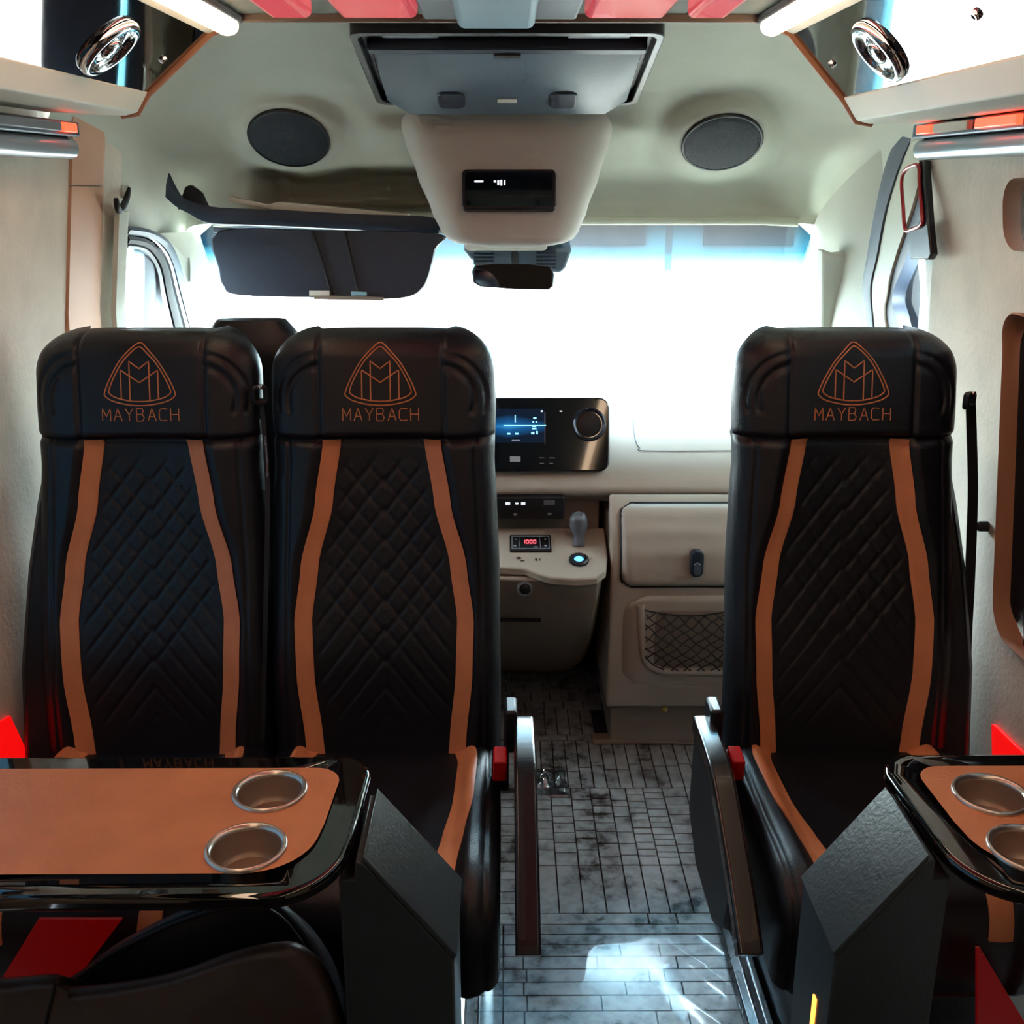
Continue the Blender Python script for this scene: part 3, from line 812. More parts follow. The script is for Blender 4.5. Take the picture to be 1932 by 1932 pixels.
prism_y('lamp_slot', [(0.3935, 0.487), (0.3965, 0.487), (0.3965, 0.36), (0.3935, 0.36)], 1.075, 1.085, 'orange_led', sr)

# ------------------------------------------------------------------ overhead bins, lamps and rails
def on_plane(px, py, p0, n):
    d = RM @ Vector(((px - 966) / FPX, -(py - 966) / FPX, -1)); p0 = Vector(p0); n = Vector(n)
    return EYE + d * ((p0 - EYE).dot(n) / d.dot(n))
def spot(name, fr, r, parent, label=None):
    o = lathe(name, fr, [(r, 0.0), (r * 1.0, 0.005), (r * 0.95, 0.010), (r * 0.84, 0.012), (r * 0.74, 0.009), (r * 0.68, 0.005)], 'chrome', parent, 48, 60)
    lathe('bowl', fr, [(r * 0.70, 0.006), (r * 0.62, 0.002), (r * 0.45, 0.001), (r * 0.33, 0.004)], 'chrome', o, 40, 60)
    lathe('knob', fr, [(r * 0.34, 0.003), (r * 0.33, 0.008), (r * 0.22, 0.011), (0.0001, 0.012)], 'chrome', o, 24, 60)
    return o
def bin_(sg, P1, P2, P3, label, vent_px, btn_px):
    P = lambda p, y: Vector((sg * p[0], y, p[1] - 0.012 * (2.1 - y)))
    t = thing('luggage_bin', label, 'luggage bin', (sg * 0.75, 0.8, 1.60), 'overhead luggage bins')
    Y0, Y1 = -1.2, 2.10
    def loft(name, poly, m, bevel=0.0, ya=Y0, yb=Y1):
        V = [P(p, ya) for p in poly] + [P(p, yb) for p in poly]; n = len(poly)
        F = [tuple(range(n)), tuple(range(2 * n - 1, n - 1, -1))] + [(i, (i + 1) % n, n + (i + 1) % n, n + i) for i in range(n)]
        return mk(name, V, F, m, t, bevel=bevel)
    dx, dz = P2[0] - P1[0], P2[1] - P1[1]; L = math.hypot(dx, dz); nx, nz = -dz / L, dx / L          # outward from the cabin side
    if nz < 0: nx, nz = -nx, -nz
    off = lambda p, k: (p[0] + nx * k, p[1] + nz * k)
    loft('body', [off(P1, 0.012), off(P2, 0.012), (P3[0] + 0.012, P3[1] + 0.012), (0.853, P3[1] + 0.012), (0.835, 1.745), (0.70, 1.775)], 'trim_cream')
    pnl = loft('door_panel', [P1, P2, off(P2, 0.010), off(P1, 0.010)], 'piano_black', 0.0015)
    q = [(P2[0] - 0.006, P2[1] + 0.004), (P3[0] - 0.004, P3[1]), (P3[0] + 0.02, P3[1] - 0.006), (0.855, P3[1] - 0.002), (0.855, P3[1] + 0.010), (P3[0] + 0.014, P3[1] + 0.010), (P2[0] + 0.010, P2[1] + 0.010)]
    loft('lower_trim', q, 'trim_cream', 0.003)
    a = (P1[0] - 0.050, P1[1] + 0.014)
    loft('upper_trim', [a, (P1[0] + 0.004, P1[1] - 0.004), (P1[0] + 0.012, P1[1] + 0.012), (a[0] + 0.006, a[1] + 0.012)], 'trim_cream', 0.002) if False else loft('upper_trim', [(P1[0] - 0.022, P1[1] + 0.006), (P1[0] + 0.004, P1[1] - 0.004), (P1[0] + 0.012, P1[1] + 0.012), (P1[0] - 0.018, P1[1] + 0.018)], 'trim_cream', 0.002)
    path = [P((a[0] + 0.004, a[1] + 0.004), 2.106), P(P1, 2.108), P(P2, 2.108), P(P3, 2.108), P((P3[0] + 0.03, P3[1] - 0.004), 2.108)]
    tube('edge_piping', [path[0].lerp(path[1], .0), path[1], path[1].lerp(path[2], 0.5), path[2], path[3], path[4]], 0.008, 'trim_tan', t, 10)
    n3 = Vector((-sg * nx, 0.012 * nz, -nz)).normalized(); p0 = P(P1, 2.1)
    ux = (P(P1, 1.0) - P(P1, 2.0)).normalized()
    for px, py in vent_px:
        c = on_plane(px, py, p0, n3); fr = frame(c + n3 * 0.001, ux, n3.cross(ux))
        spot('reading_spot', fr, 0.058, t)
    for px, py in btn_px:
        c = on_plane(px, py, p0, n3); fr = frame(c, ux, n3.cross(ux))
        b = lathe('screw_cap', fr, [(0.0075, 0.0), (0.0075, 0.003), (0.0065, 0.005), (0.004, 0.005)], 'chrome', t, 20)
        lathe('screw_hole', fr, [(0.0042, 0.0045), (0.003, 0.004), (0.0001, 0.004)], 'rubber', b, 16)
    return t
bl = bin_(-1, (0.55, 1.757), (0.68, 1.649), (0.702, 1.617), 'overhead bin with black gloss panel above the paired seats', [(205, 87)], [(308, 112)])
br = bin_(1, (0.533, 1.757), (0.645, 1.640), (0.672, 1.603), 'overhead bin with black gloss panel above the single seat', [(1660, 95)], [(1570, 120), (1842, 27)])
for sg, xo, lb in ((-1, 0.505, 'white tube lamp along the roof above the paired seats'), (1, 0.484, 'white tube lamp along the roof above the single seat')):
    t = thing('tube_lamp', lb, 'lamp', (sg * xo, 0.8, 1.74), 'roof tube lamps')
    prism_y('housing', [(sg * (xo - 0.020), 1.785), (sg * (xo + 0.022), 1.785), (sg * (xo + 0.024), 1.762), (sg * (xo - 0.022), 1.768)], -1.2, 2.085, 'plastic_grey', t, bevel=0.004)
    rows = []
    for y in (-1.2, 2.05, 2.068, 2.076):
        k = {2.068: 0.85, 2.076: 0.4}.get(y, 1)
        rows.append([(sg * xo + 0.021 * k * math.cos(2 * math.pi * j / 16), y, 1.763 + 0.019 * k * math.sin(2 * math.pi * j / 16)) for j in range(16)])
    V, F = grid_vf(rows, True, True); mk('tube', V, F, 'lamp_white', t, angle=60)
    t = thing('curtain_rail', 'dark rail with a pale tube under the bin by the ' + ('tan wall panel' if sg < 0 else 'curtained window'), 'rail', (sg * 0.82, 0.8, 1.53), 'curtain rails')
    ye = 2.07 if sg < 0 else 2.16
    box('rail_back', min(sg * 0.80, sg * 0.862), max(sg * 0.80, sg * 0.862), -1.2, ye, 1.572, 1.598, 'plastic_slate', t, bevel=0.003)
    tube('rail_tube', [(sg * 0.825, -1.2, 1.552), (sg * 0.825, ye, 1.552)], 0.020, 'rail_paint', t, 16)
    for (a, b, m) in (((1.97, 2.03, 'red_led'), (1.70, 1.96, 'plastic_grey')) if sg < 0 else ((2.04, 2.11, 'red_led'), (1.88, 2.03, 'paper'), (1.70, 1.85, 'red_led'))):
        box('light_strip' if m == 'red_led' else 'tape', min(sg * 0.788, sg * 0.80), max(sg * 0.788, sg * 0.80), a, b, 1.578, 1.594, m, t, bevel=0.002)

for o in COL.objects:
    if o.parent and o.parent.name.split('.')[0] in ('tube_lamp', 'curtain_rail'):
        for v in o.data.vertices: v.co.z -= 0.012 * (2.1 - (v.co.y + o.parent.location.y))
# ceiling: red acrylic light panels, dark centre rail, pale pod
def ceil_box(name, px_l, px_r, y_front, z0, m, parent=None, y_back=0.6, bevel=0.012):
    xl = U(px_l, 33, Z=z0).x; xr = U(px_r, 33, Z=z0).x
    return box(name, xl, xr, y_back, y_front, z0, 1.786, m, parent, bevel=bevel, seg=4)
for (a, b, lb) in ((505, 588, 'narrow red acrylic roof light beside the left tube lamp'), (640, 788, 'wide red acrylic roof light left of the blue pod'),
                   (1103, 1258, 'wide red acrylic roof light right of the blue pod'), (1298, 1376, 'narrow red acrylic roof light beside the right tube lamp')):
    tag(ceil_box('roof_light', a, b, 1.90, 1.75, 'red_acrylic'), lb, 'light', 'red roof lights')
t = thing('roof_duct', 'dark air duct along the middle of the roof with a pale blue pod', 'duct', (0, 1.2, 1.74))
box('duct', -0.145, 0.125, 0.5, 1.99, 1.762, 1.786, 'plastic_dark', t, bevel=0.006)
box('pod', -0.082, 0.05, 0.7, 1.93, 1.738, 1.764, 'pale_blue', t, bevel=0.02, seg=4)
for x in (-0.112, 0.094): lathe('screw_cap', frame((x, 2.05, 1.7845), (1, 0, 0), (0, -1, 0)), [(0.007, 0), (0.007, 0.008), (0.0001, 0.010)], 'rubber', t, 14)

# ------------------------------------------------------------------ cab headliner fittings
# roof tray with two pads
t = thing('roof_tray', 'slate grey plastic roof tray with two square pads above the windscreen', 'tray', (0, 2.35, 1.66))
p_t = Vector((0.003, 2.15, 1.772)); p_b = Vector((0.003, 2.585, 1.678)); fr0 = frame((p_t + p_b) / 2, (1, 0, 0), p_t - p_b); fr = lambda a, b, c=0.0: fr0(a, b, -c)   # c<0 is toward the cabin
Lh = (p_t - p_b).length
ring_plate('rim', fr, rrect(0.606, Lh + 0.01, 0.03), rrect(0.575, Lh - 0.03, 0.02), -0.012, 0.03, 'plastic_black', t, bevel=0.003)
plate('back', fr, rrect(0.58, Lh - 0.02, 0.02), 0.012, 0.02, 'plastic_black', t)
lo, hi = -Lh / 2 + 0.012, Lh / 2 - 0.15
V = [fr(-0.280, lo, -0.006), fr(0.280, lo, -0.006), fr(0.280, hi, 0.008), fr(-0.280, hi, 0.008), fr(-0.225, lo + 0.006, -0.040), fr(0.225, lo + 0.006, -0.040), fr(0.225, hi - 0.075, -0.022), fr(-0.225, hi - 0.075, -0.022)]
F = [(0, 1, 5, 4), (1, 2, 6, 5), (2, 3, 7, 6), (3, 0, 4, 7), (4, 5, 6, 7), (3, 2, 1, 0)]
pan = mk('pan', V, F, 'plastic_slate', t, bevel=0.006)
fp0 = frame((V[4] + V[5] + V[6] + V[7]) / 4, (1, 0, 0), V[7] - V[4]); fp = lambda a, b, c=0.0: fp0(a, b, -c)
for x in (-0.125, 0.125): plate('pad', fp, [(a + x, b - 0.012) for a, b in rrect(0.058, 0.085, 0.016)], -0.005, 0.004, 'plastic_dark', pan, bevel=0.003)
plate('sticker', fp, [(a, b - 0.018) for a, b in rrect(0.044, 0.018, 0.003)], -0.0015, 0.002, 'paper', pan)
for x, w_ in ((-0.19, 0.11), (0.18, 0.12)): plate('strip', fr, [(a + x, b + Lh / 2 - 0.05) for a, b in rrect(w_, 0.035, 0.004)], 0.004, 0.014, 'plastic_grey', t)
plate('lip', fr, [(a, b + Lh / 2 - 0.105) for a, b in rrect(0.56, 0.03, 0.008)], -0.010, 0.016, 'plastic_dark', t, bevel=0.004)
plate('latch', fr, [(a, b + Lh / 2 - 0.12) for a, b in rrect(0.055, 0.016, 0.003)], -0.014, 0.0, 'rubber', t)

# round speaker grilles
for px, py, lb in ((545, 260, 'round dark speaker grille on the headliner above the storage shelf'), (1362, 268, 'round dark speaker grille on the headliner above the passenger side')):
    c = U(px, py, Y=2.715); n = Vector((0, -0.62, -0.785)).normalized()
    t = thing('speaker', lb, 'speaker', c, 'headliner speakers')
    fr = frame(c - n * 0.002, (1, 0, 0), n.cross(Vector((1, 0, 0))))
    lathe('rim', fr, [(0.100, 0.0), (0.101, 0.006), (0.098, 0.010), (0.094, 0.010)], 'plastic_black', t, 48)
    lathe('grille', fr, [(0.095, 0.008), (0.085, 0.012), (0.05, 0.015), (0.0001, 0.016)], 'speaker_cloth', t, 48)

# overhead console bulging from the middle of the headliner
t = thing('overhead_console', 'beige fabric overhead console with a small black display', 'console', (0, 2.65, 1.34))
edge = [(150, 560, 1360, 2.74), (185, 660, 1262, 2.70), (215, 722, 1196, 2.668), (260, 755, 1160, 2.635), (330, 780, 1138, 2.605), (400, 808, 1114, 2.58), (440, 826, 1098, 2.565), (456, 840, 1086, 2.562), (464, 860, 1066, 2.570), (468, 895, 1032, 2.60)]
rows = []; ED = []
for k in range(41):
    s = 150 + (468 - 150) * (k / 40) ** 0.85
    xl = interp([(e[0], e[1]) for e in edge], s); xr = interp([(e[0], e[2]) for e in edge], s); yf = interp([(e[0], e[3]) for e in edge], s)
    A_ = U(xl, s, Y=yf + 0.06); B_ = U(xr, s, Y=yf + 0.06); C_ = U((xl + xr) / 2, s, Y=yf)
    hw = (B_.x - A_.x) / 2; cx = (A_.x + B_.x) / 2; r = []
    for j in range(49):
        th = math.pi * j / 48; c_, s_ = math.cos(th), math.sin(th)
        ex = 0.34
        x = -hw * math.copysign(abs(c_) ** ex, c_); d = abs(s_) ** 0.5
        r.append(Vector((cx + x, yf + 0.34 * (1 - d) if False else yf + 0.30 * (1 - d) ** 1.0, C_.z)))
    rows.append(r)
V, F = grid_vf(rows); F.append(tuple(len(V) - 49 + j for j in range(49)))
mk('shell', V, F, 'console_fabric', t, angle=180)
c0 = U(960, 322, Y=2.60); c1 = U(960, 398, Y=2.572); fr = frame((c0 + c1) / 2 + Vector((0, -0.006, 0)), (1, 0, 0), c0 - c1)
hh = (c0 - c1).length; ww = (U(1048, 360, Y=2.59) - U(872, 360, Y=2.59)).length
dp = plate('display', fr, rrect(ww, hh, 0.012), -0.012, 0.012, 'plastic_black', t, bevel=0.003)
plate('display_glass', fr, rrect(ww - 0.016, hh - 0.016, 0.007), 0.011, 0.0135, 'screen_off', dp)
for (x, y, w_, h_) in ((-0.071, 0.018, 0.022, 0.0045), (-0.033, 0.018, 0.006, 0.005), (-0.025, 0.015, 0.005, 0.012), (-0.018, 0.015, 0.005, 0.014), (-0.010, 0.015, 0.004, 0.012)):
    plate('display_mark', fr, [(a + x, b + y) for a, b in rrect(w_, h_, 0.001, 1)], 0.0135, 0.0142, 'print_white', dp)
# handle / lamp lens under its edge
a = U(955, 464, Y=2.60)
plate('lamp_lens', frame(a + Vector((0, 0, -0.002)), (1, 0, 0), (0, 0.6, -0.4)), rrect(0.20, 0.028, 0.012), -0.003, 0.004, 'paper', t, bevel=0.002)
plate('lamp_slot', frame(a + Vector((0, -0.004, 0.004)), (1, 0, 0), (0, 0.4, -0.6)), rrect(0.14, 0.014, 0.006), 0.0, 0.006, 'plastic_dark', t)

# storage shelf lip with papers on it
t = thing('storage_shelf', 'black open storage shelf above the sun visor', 'shelf', (-0.45, 2.75, 1.38))
lipT = [(318, 326), (335, 360), (352, 376), (400, 390), (470, 394), (560, 398), (680, 404), (800, 408), (832, 418)]
lipB = [(312, 372), (330, 388), (355, 402), (392, 420), (470, 424), (560, 428), (680, 434), (800, 441), (830, 440)]
YL = [2.66, 2.68, 2.70, 2.73, 2.745, 2.75, 2.75, 2.75, 2.75]
T_ = catmull([U(p[0], p[1], Y=y) for p, y in zip(lipT, YL)], 5); B_ = catmull([U(p[0], p[1], Y=y) for p, y in zip(lipB, YL)], 5)
rows = []
for a, b in zip(T_, B_):
    bk = Vector((0, 0.13, 0))
    rows.append([a + Vector((0, 0.010, -0.002)), a, a.lerp(b, 0.5) + Vector((0, -0.008, 0)), b, b + Vector((0, 0.012, -0.003)), b + bk + Vector((0, 0, -0.004)), b + bk + Vector((0, 0, 0.004)), b + Vector((0, 0.014, 0.008))])
V, F = grid_vf(rows, True, True); mk('tray', V, F, 'plastic_dark', t, angle=50)
V, F = merge([plate_vf(frame(U(368, 372, Y=2.74), (1, 0, 0), (0, 0, 1)), [(-0.045, -0.03), (0.035, -0.03), (0.02, 0.01), (-0.005, 0.03), (-0.02, 0.025)], -0.01, 0.012)])
mk('divider', V, F, 'plastic_black', t, bevel=0.004)
def stick(name, pts, Y, th, dp, m, label, cat, group=None):
    P = [U(a, b, Y=Y) for a, b in pts]; n = len(P)
    V = [p + Vector((0, 0, 0)) for p in P] + [p + Vector((0, dp, 0)) for p in P]
    F = [tuple(range(n)), tuple(range(2 * n - 1, n - 1, -1))] + [(i, (i + 1) % n, n + (i + 1) % n, n + i) for i in range(n)]
    return tag(mk(name, V, F, m, bevel=0.001), label, cat, group)
stick('document_folder', [(505, 386), (524, 381), (768, 405), (766, 414), (505, 394)], 2.765, 0, 0.09, 'paper', 'pale flat folder lying on the black storage shelf', 'folder')
stick('ruler', [(431, 373), (437, 371), (512, 388), (520, 395), (500, 392), (431, 381)], 2.765, 0, 0.02, 'paper', 'short pale stick lying at the end of the storage shelf', 'stick')

# sun visor
t = thing('sun_visor', 'large dark folded-down sun visor below the storage shelf', 'sun visor', U(610, 565, Y=2.73))
vp = [(411, 437), (600, 434), (826, 441), (822, 470), (810, 520), (796, 546), (772, 560), (720, 565), (600, 562), (448, 557), (420, 540), (412, 510)]
n = len(vp)
P = catmull([U(a, b, Y=2.665 + 0.06 * (565 - b) / 130 * 0.6) for a, b in vp], 4, True)
c = sum(P, Vector()) / len(P)
def shell(P, offs):
    return [[c + (p - c) * k + Vector((0, d, 0)) for p in P] for k, d in offs]
V, F = grid_vf(shell(P, [(0.97, 0.022), (1.0, 0.016), (1.0, 0.006), (0.985, 0.0)]), True, True)
vs_ = mk('visor_panel', V, F, 'plastic_dark', t, angle=40)
for a, b, c_, d in (((590, 436), (628, 560), 0.006, 0), ((650, 436), (678, 560), 0.004, 0)):
    pa, pb = U(*a, Y=2.697), U(*b, Y=2.664); tube('seam', [pa, pa.lerp(pb, 0.5), pb], 0.0035, 'plastic_black', vs_, 6)
hexa('clip', [U(x, y, Y=Y) for x, y, Y in ((770, 452, 2.72), (802, 452, 2.72), (802, 452, 2.745), (770, 452, 2.745), (772, 438, 2.72), (804, 438, 2.72), (804, 438, 2.745), (772, 438, 2.745))], 'plastic_slate', t, bevel=0.003)
hexa('clip', [U(x, y, Y=Y) for x, y, Y in ((402, 440, 2.715), (446, 440, 2.715), (446, 440, 2.745), (402, 440, 2.745), (402, 430, 2.715), (446, 430, 2.715), (446, 430, 2.745), (402, 430, 2.745))], 'plastic_slate', t, bevel=0.003)
for nm, q, m, lb in (('card', [(583, 548), (622, 548), (622, 558), (583, 558)], 'paper', 'cream card tucked at the bottom edge of the sun visor'),
                 ('card', [(592, 557), (690, 559), (724, 561), (724, 567), (592, 565)], 'dash_lower', 'long brown card along the bottom edge of the sun visor'),
                 ('card', [(662, 550), (692, 551), (692, 558), (662, 558)], 'pale_blue', 'pale blue card tucked at the bottom edge of the sun visor')):
    stick(nm, q, 2.658, 0, 0.004, m, lb, 'card', 'cards in the visor')

# sensor housing and rear-view mirror
t = thing('sensor_housing', 'grey camera and sensor cover on the windscreen behind the mirror', 'sensor cover', U(980, 515, Y=2.86))
q = [(872, 470), (1080, 470), (1068, 505), (1058, 516), (1000, 512), (905, 500), (888, 490)]
P = [U(a, b, Y=2.80) for a, b in q]; n = len(P)
V = P + [p + Vector((0, 0.10, 0.02)) for p in P]; F = [tuple(range(n)), tuple(range(2 * n - 1, n - 1, -1))] + [(i, (i + 1) % n, n + (i + 1) % n, n + i) for i in range(n)]
mk('cover', V, F, 'plastic_slate', t, bevel=0.008)
for (a, b, c_, d, m) in ((893, 470, 932, 500, 'plastic_dark'), (1012, 470, 1050, 506, 'plastic_dark')):
    P = [U(a, d, Y=2.797), U(c_, d, Y=2.797), U(c_, d, Y=2.81), U(a, d, Y=2.81), U(a, b, Y=2.797), U(c_, b, Y=2.797), U(c_, b, Y=2.81), U(a, b, Y=2.81)]
    g_ = hexa('vent_panel', P, m, t, bevel=0.003)
    for k in range(4):
        z0, z1 = U(a, d - 4 - k * 7, Y=2.794), U(c_, d - 4 - k * 7, Y=2.794); tube('vent_slat', [z0, z1], 0.0022, 'plastic_slate', g_, 6)
t = thing('rearview_mirror', 'black rear-view mirror hanging under the overhead console', 'mirror', U(968, 547, Y=2.70))
q = [(896, 500), (930, 497), (1000, 498), (1040, 503), (1046, 518), (1044, 540), (1036, 547), (970, 546), (905, 541), (892, 533), (890, 512)]
P = [U(a, b, Y=2.70) for a, b in q]; c = sum(P, Vector()) / len(P); V, F = grid_vf([[c + (p - c) * k + Vector((0, d, 0)) for p in P] for k, d in ((0.80, 0.030), (0.98, 0.014), (1.0, 0.004), (0.97, 0.0))], True, True)
mh = mk('mirror_housing', V, F, 'plastic_black', t)
V, F = grid_vf([[c + (p - c) * k + Vector((0, d, 0)) for p in P] for k, d in ((0.93, 0.001), (0.93, -0.0012))], True, True); mk('mirror_glass', V, F, 'mirror', mh)
tube('mirror_stem', [U(972, 505, Y=2.715), U(972, 490, Y=2.76), U(972, 480, Y=2.788)], 0.010, 'plastic_black', t, 10)

# ------------------------------------------------------------------ cab sides: tan pillar panels, doors, handle, hook
def strip_panel(name, y0, y1, z0, z1, off, m, label):
    rows = []
    for k in range(13):
        z = z0 + (z1 - z0) * k / 12; X = -(wx(z) - off)
        rows.append([(X - 0.01, y0, z), (X, y0 + 0.004, z), (X, y1 - 0.03, z), (X - 0.004, y1 - 0.01, z), (X - 0.02, y1, z)])
    V, F = grid_vf(rows); return struct(mk(name, V, F, m, angle=60), label)
strip_panel('trim_6', 2.41, 2.495, 0.90, 1.43, 0.030, 'headliner', 'cream pillar edge beside the driver door glass')
zj = U(190, 351, X=-0.885).z
strip_panel('trim_4', 2.20, 2.40, 0.70, zj - 0.0015, 0.006, 'panel_tan', 'tan lower pillar panel')
strip_panel('trim_5', 2.20, 2.40, zj + 0.0015, 1.64, 0.006, 'panel_tan', 'tan upper pillar panel')
t = thing('coat_hook', 'small dark curved coat hook on the pillar beside the tan panel', 'hook', U(228, 398, X=-0.89))
c = catmull([U(243, 356, X=-0.885), U(240, 372, X=-0.878), U(233, 388, X=-0.866), U(225, 397, X=-0.858), U(221, 388, X=-0.850), U(219, 374, X=-0.848)], 5)
tube('hook_arm', c, [0.005 + 0.003 * math.sin(math.pi * k / (len(c) - 1)) for k in range(len(c))], 'rubber', t, 10)
plate('hook_base', frame(U(236, 362, X=-0.889), (0, 1, 0), (0, 0, 1)), rrect(0.05, 0.03, 0.008), -0.004, 0.004, 'headliner', t, bevel=0.002)

def door(idx, sg, X, frame_px, width_px_pairs, label):
    d = sroot('door_%d' % idx, (sg * 0.93, 2.9, 0), label)
    # lower panel
    hexa('door_panel', [(sg * 0.90, 2.30, 0.0), (sg * 0.94, 2.30, 0.0), (sg * 0.94, 3.46, 0.0), (sg * 0.90, 3.46, 0.0),
                        (sg * 0.905, 2.30, 1.0), (sg * 0.94, 2.30, 1.0), (sg * 0.94, 3.46, 1.0), (sg * 0.905, 3.46, 1.0)], 'door_cream', d, bevel=0.02, seg=3)
    return d
d1 = door(1, -1, -0.90, None, None, 'driver door beside the tan panel')
d2 = door(2, 1, 0.90, None, None, 'passenger door beside the single seat')
def side_strip(name, pts, X, m, parent, depth=0.03, sg=1):
    """polygon strip given by two pixel edges, on the plane X, with thickness outwards"""
    L = catmull([U(a[0], a[1], X=X) for a, b in pts], 6); Q = catmull([U(b[0], b[1], X=X) for a, b in pts], 6)
    o = Vector((sg * depth, 0, 0)); rows = [[a, a.lerp(b, 0.5) - o * 0.15, b, b + o, a + o] for a, b in zip(L, Q)]
    V, F = grid_vf(rows, True, True); return mk(name, V, F, m, parent, angle=40)
# driver side: layered dark window frame around the glass
side_strip('frame_outer', [((242, 426), (242, 442)), ((285, 434), (283, 448)), ((320, 456), (312, 468)), ((338, 492), (328, 500)), ((352, 540), (340, 546)), ((372, 612), (358, 616)), ((395, 700), (380, 706)), ((420, 800), (405, 805))], -0.875, 'seal', d1, 0.035, -1)
side_strip('frame_chrome', [((242, 441), (242, 444)), ((282, 447), (281, 450)), ((310, 470), (307, 473)), ((326, 502), (322, 504)), ((338, 548), (333, 550)), ((357, 616), (351, 618)), ((395, 760), (388, 762))], -0.877, 'chrome', d1, 0.02, -1)
side_strip('frame_rubber', [((242, 445), (242, 460)), ((278, 452), (274, 465)), ((303, 475), (295, 484)), ((318, 506), (308, 512)), ((328, 550), (316, 556)), ((346, 618), (332, 622)), ((385, 762), (368, 766))], -0.880, 'rubber', d1, 0.03, -1)
side_strip('frame_inner', [((240, 460), (240, 468)), ((272, 466), (268, 472)), ((292, 486), (287, 490)), ((304, 514), (299, 518)), ((313, 557), (305, 560)), ((328, 622), (318, 625)), ((365, 766), (355, 768))], -0.884, 'plastic_grey', d1, 0.03, -1)
side_strip('window_divider', [((273, 462), (297, 462)), ((273, 520), (297, 520)), ((272, 570), (295, 570)), ((270, 630), (294, 630)), ((266, 760), (292, 760))], -0.892, 'seal', d1, 0.03, -1)
side_strip('window_rail', [((252, 470), (252, 478)), ((264, 472), (264, 480)), ((275, 475), (275, 483))], -0.893, 'pale_blue', d1, 0.01, -1)
w2 = sroot('window_2', (-0.92, 2.8, 1.0), 'driver door glass')
mk('pane', [(-0.925, 2.42, 0.98), (-0.925, 3.42, 0.98), (-0.90, 2.85, 1.45), (-0.90, 2.42, 1.45)], [(0, 1, 2, 3)], 'glass_clear', w2, smooth=False)
# passenger side: seal, cream door frame with fixings, dark glass edge
side_strip('door_seal', [((1712, 232), (1732, 240)), ((1690, 262), (1712, 275)), ((1668, 320), (1690, 330)), ((1650, 400), (1668, 405)), ((1636, 480), (1654, 482)), ((1627, 540), (1642, 540)), ((1631, 600), (1645, 600)), ((1640, 700), (1656, 700)), ((1655, 850), (1675, 850))], 0.875, 'seal', d2, 0.035, 1)
side_strip('door_frame', [((1716, 268), (1745, 262)), ((1697, 320), (1738, 318)), ((1675, 395), (1720, 392)), ((1658, 480), (1690, 482)), ((1643, 545), (1672, 548)), ((1646, 600), (1668, 602)), ((1657, 700), (1690, 700)), ((1676, 850), (1710, 850))], 0.880, 'door_cream', d2, 0.03, 1)
for a, b in ((1695, 308), (1658, 450), (1640, 572)):
    c = U(a, b, X=0.879); lathe('fixing', frame(c, (0, 1, 0), (0, 0, -1)), [(0.011, 0.0), (0.010, 0.003), (0.0001, 0.004)], 'plastic_grey', d2, 16)
side_strip('glass_edge', [((1738, 318), (1750, 318)), ((1722, 390), (1742, 390)), ((1692, 480), (1712, 482)), ((1664, 555), (1684, 556)), ((1666, 600), (1692, 602)), ((1690, 700), (1712, 700)), ((1710, 850), (1730, 850))], 0.890, 'plastic_dark', d2, 0.03, 1)
side_strip('mirror_arm', [((1700, 490), (1722, 470)), ((1692, 540), (1732, 500)), ((1690, 600), (1736, 560)), ((1692, 640), (1730, 640))], 0.935, 'seal', d2, 0.05, 1)
w3 = sroot('window_3', (0.92, 2.8, 1.0), 'passenger door glass')
mk('pane', [(0.925, 2.25, 0.98), (0.925, 3.42, 0.98), (0.90, 2.85, 1.45), (0.90, 2.25, 1.45)], [(0, 1, 2, 3)], 'glass_clear', w3, smooth=False)
# grab handle cover on the passenger pillar
t = thing('grab_handle', 'cream padded grab handle on the windscreen pillar', 'handle', U(1585, 640, Y=2.70))
q = [(1552, 470), (1575, 478), (1612, 474), (1604, 512), (1592, 560), (1580, 615), (1566, 660), (1548, 660), (1550, 560)]
P = [U(a, b, Y=2.68 + 0.001 * (b - 470) * 0.6) for a, b in q]; c = sum(P, Vector()) / len(P)
V, F = grid_vf([[c + (p - c) * k + Vector((0, d, 0)) for p in P] for k, d in ((1.0, 0.05), (1.0, 0.012), (0.94, 0.0))], True, True)
mk('handle_pad', V, F, 'headliner', t, bevel=0.006)
# red and black emergency hammer bracket hung on the wall edge
t = thing('hand_strap', 'black hand strap with a red loop on the cream wall by the passenger door', 'strap', U(1730, 490, X=0.86))
X = 0.862
def polyX(name, pts, X, dx, m, parent, bevel=0.002):
    P = [U(a, b, X=X) for a, b in pts]; n = len(P); V = P + [p + Vector((dx, 0, 0)) for p in P]
    F = [tuple(range(n)), tuple(range(2 * n - 1, n - 1, -1))] + [(i, (i + 1) % n, n + (i + 1) % n, n + i) for i in range(n)]
    return mk(name, V, F, m, parent, bevel=bevel)
polyX('strap_body', [(1732, 300), (1742, 302), (1750, 420), (1756, 480), (1750, 490), (1716, 489), (1711, 440), (1708, 434), (1738, 428), (1741, 415)], X, 0.016, 'plastic_black', t, 0.004)
lp = [U(a, b, X=X - 0.004) for a, b in ((1733, 313), (1718, 314), (1706, 324), (1701, 345), (1704, 390), (1708, 433), (1722, 432), (1738, 424), (1740, 408), (1735, 350))]
tube('red_loop', catmull(lp, 5, True), 0.0042, 'red_trim', t, 8, True)

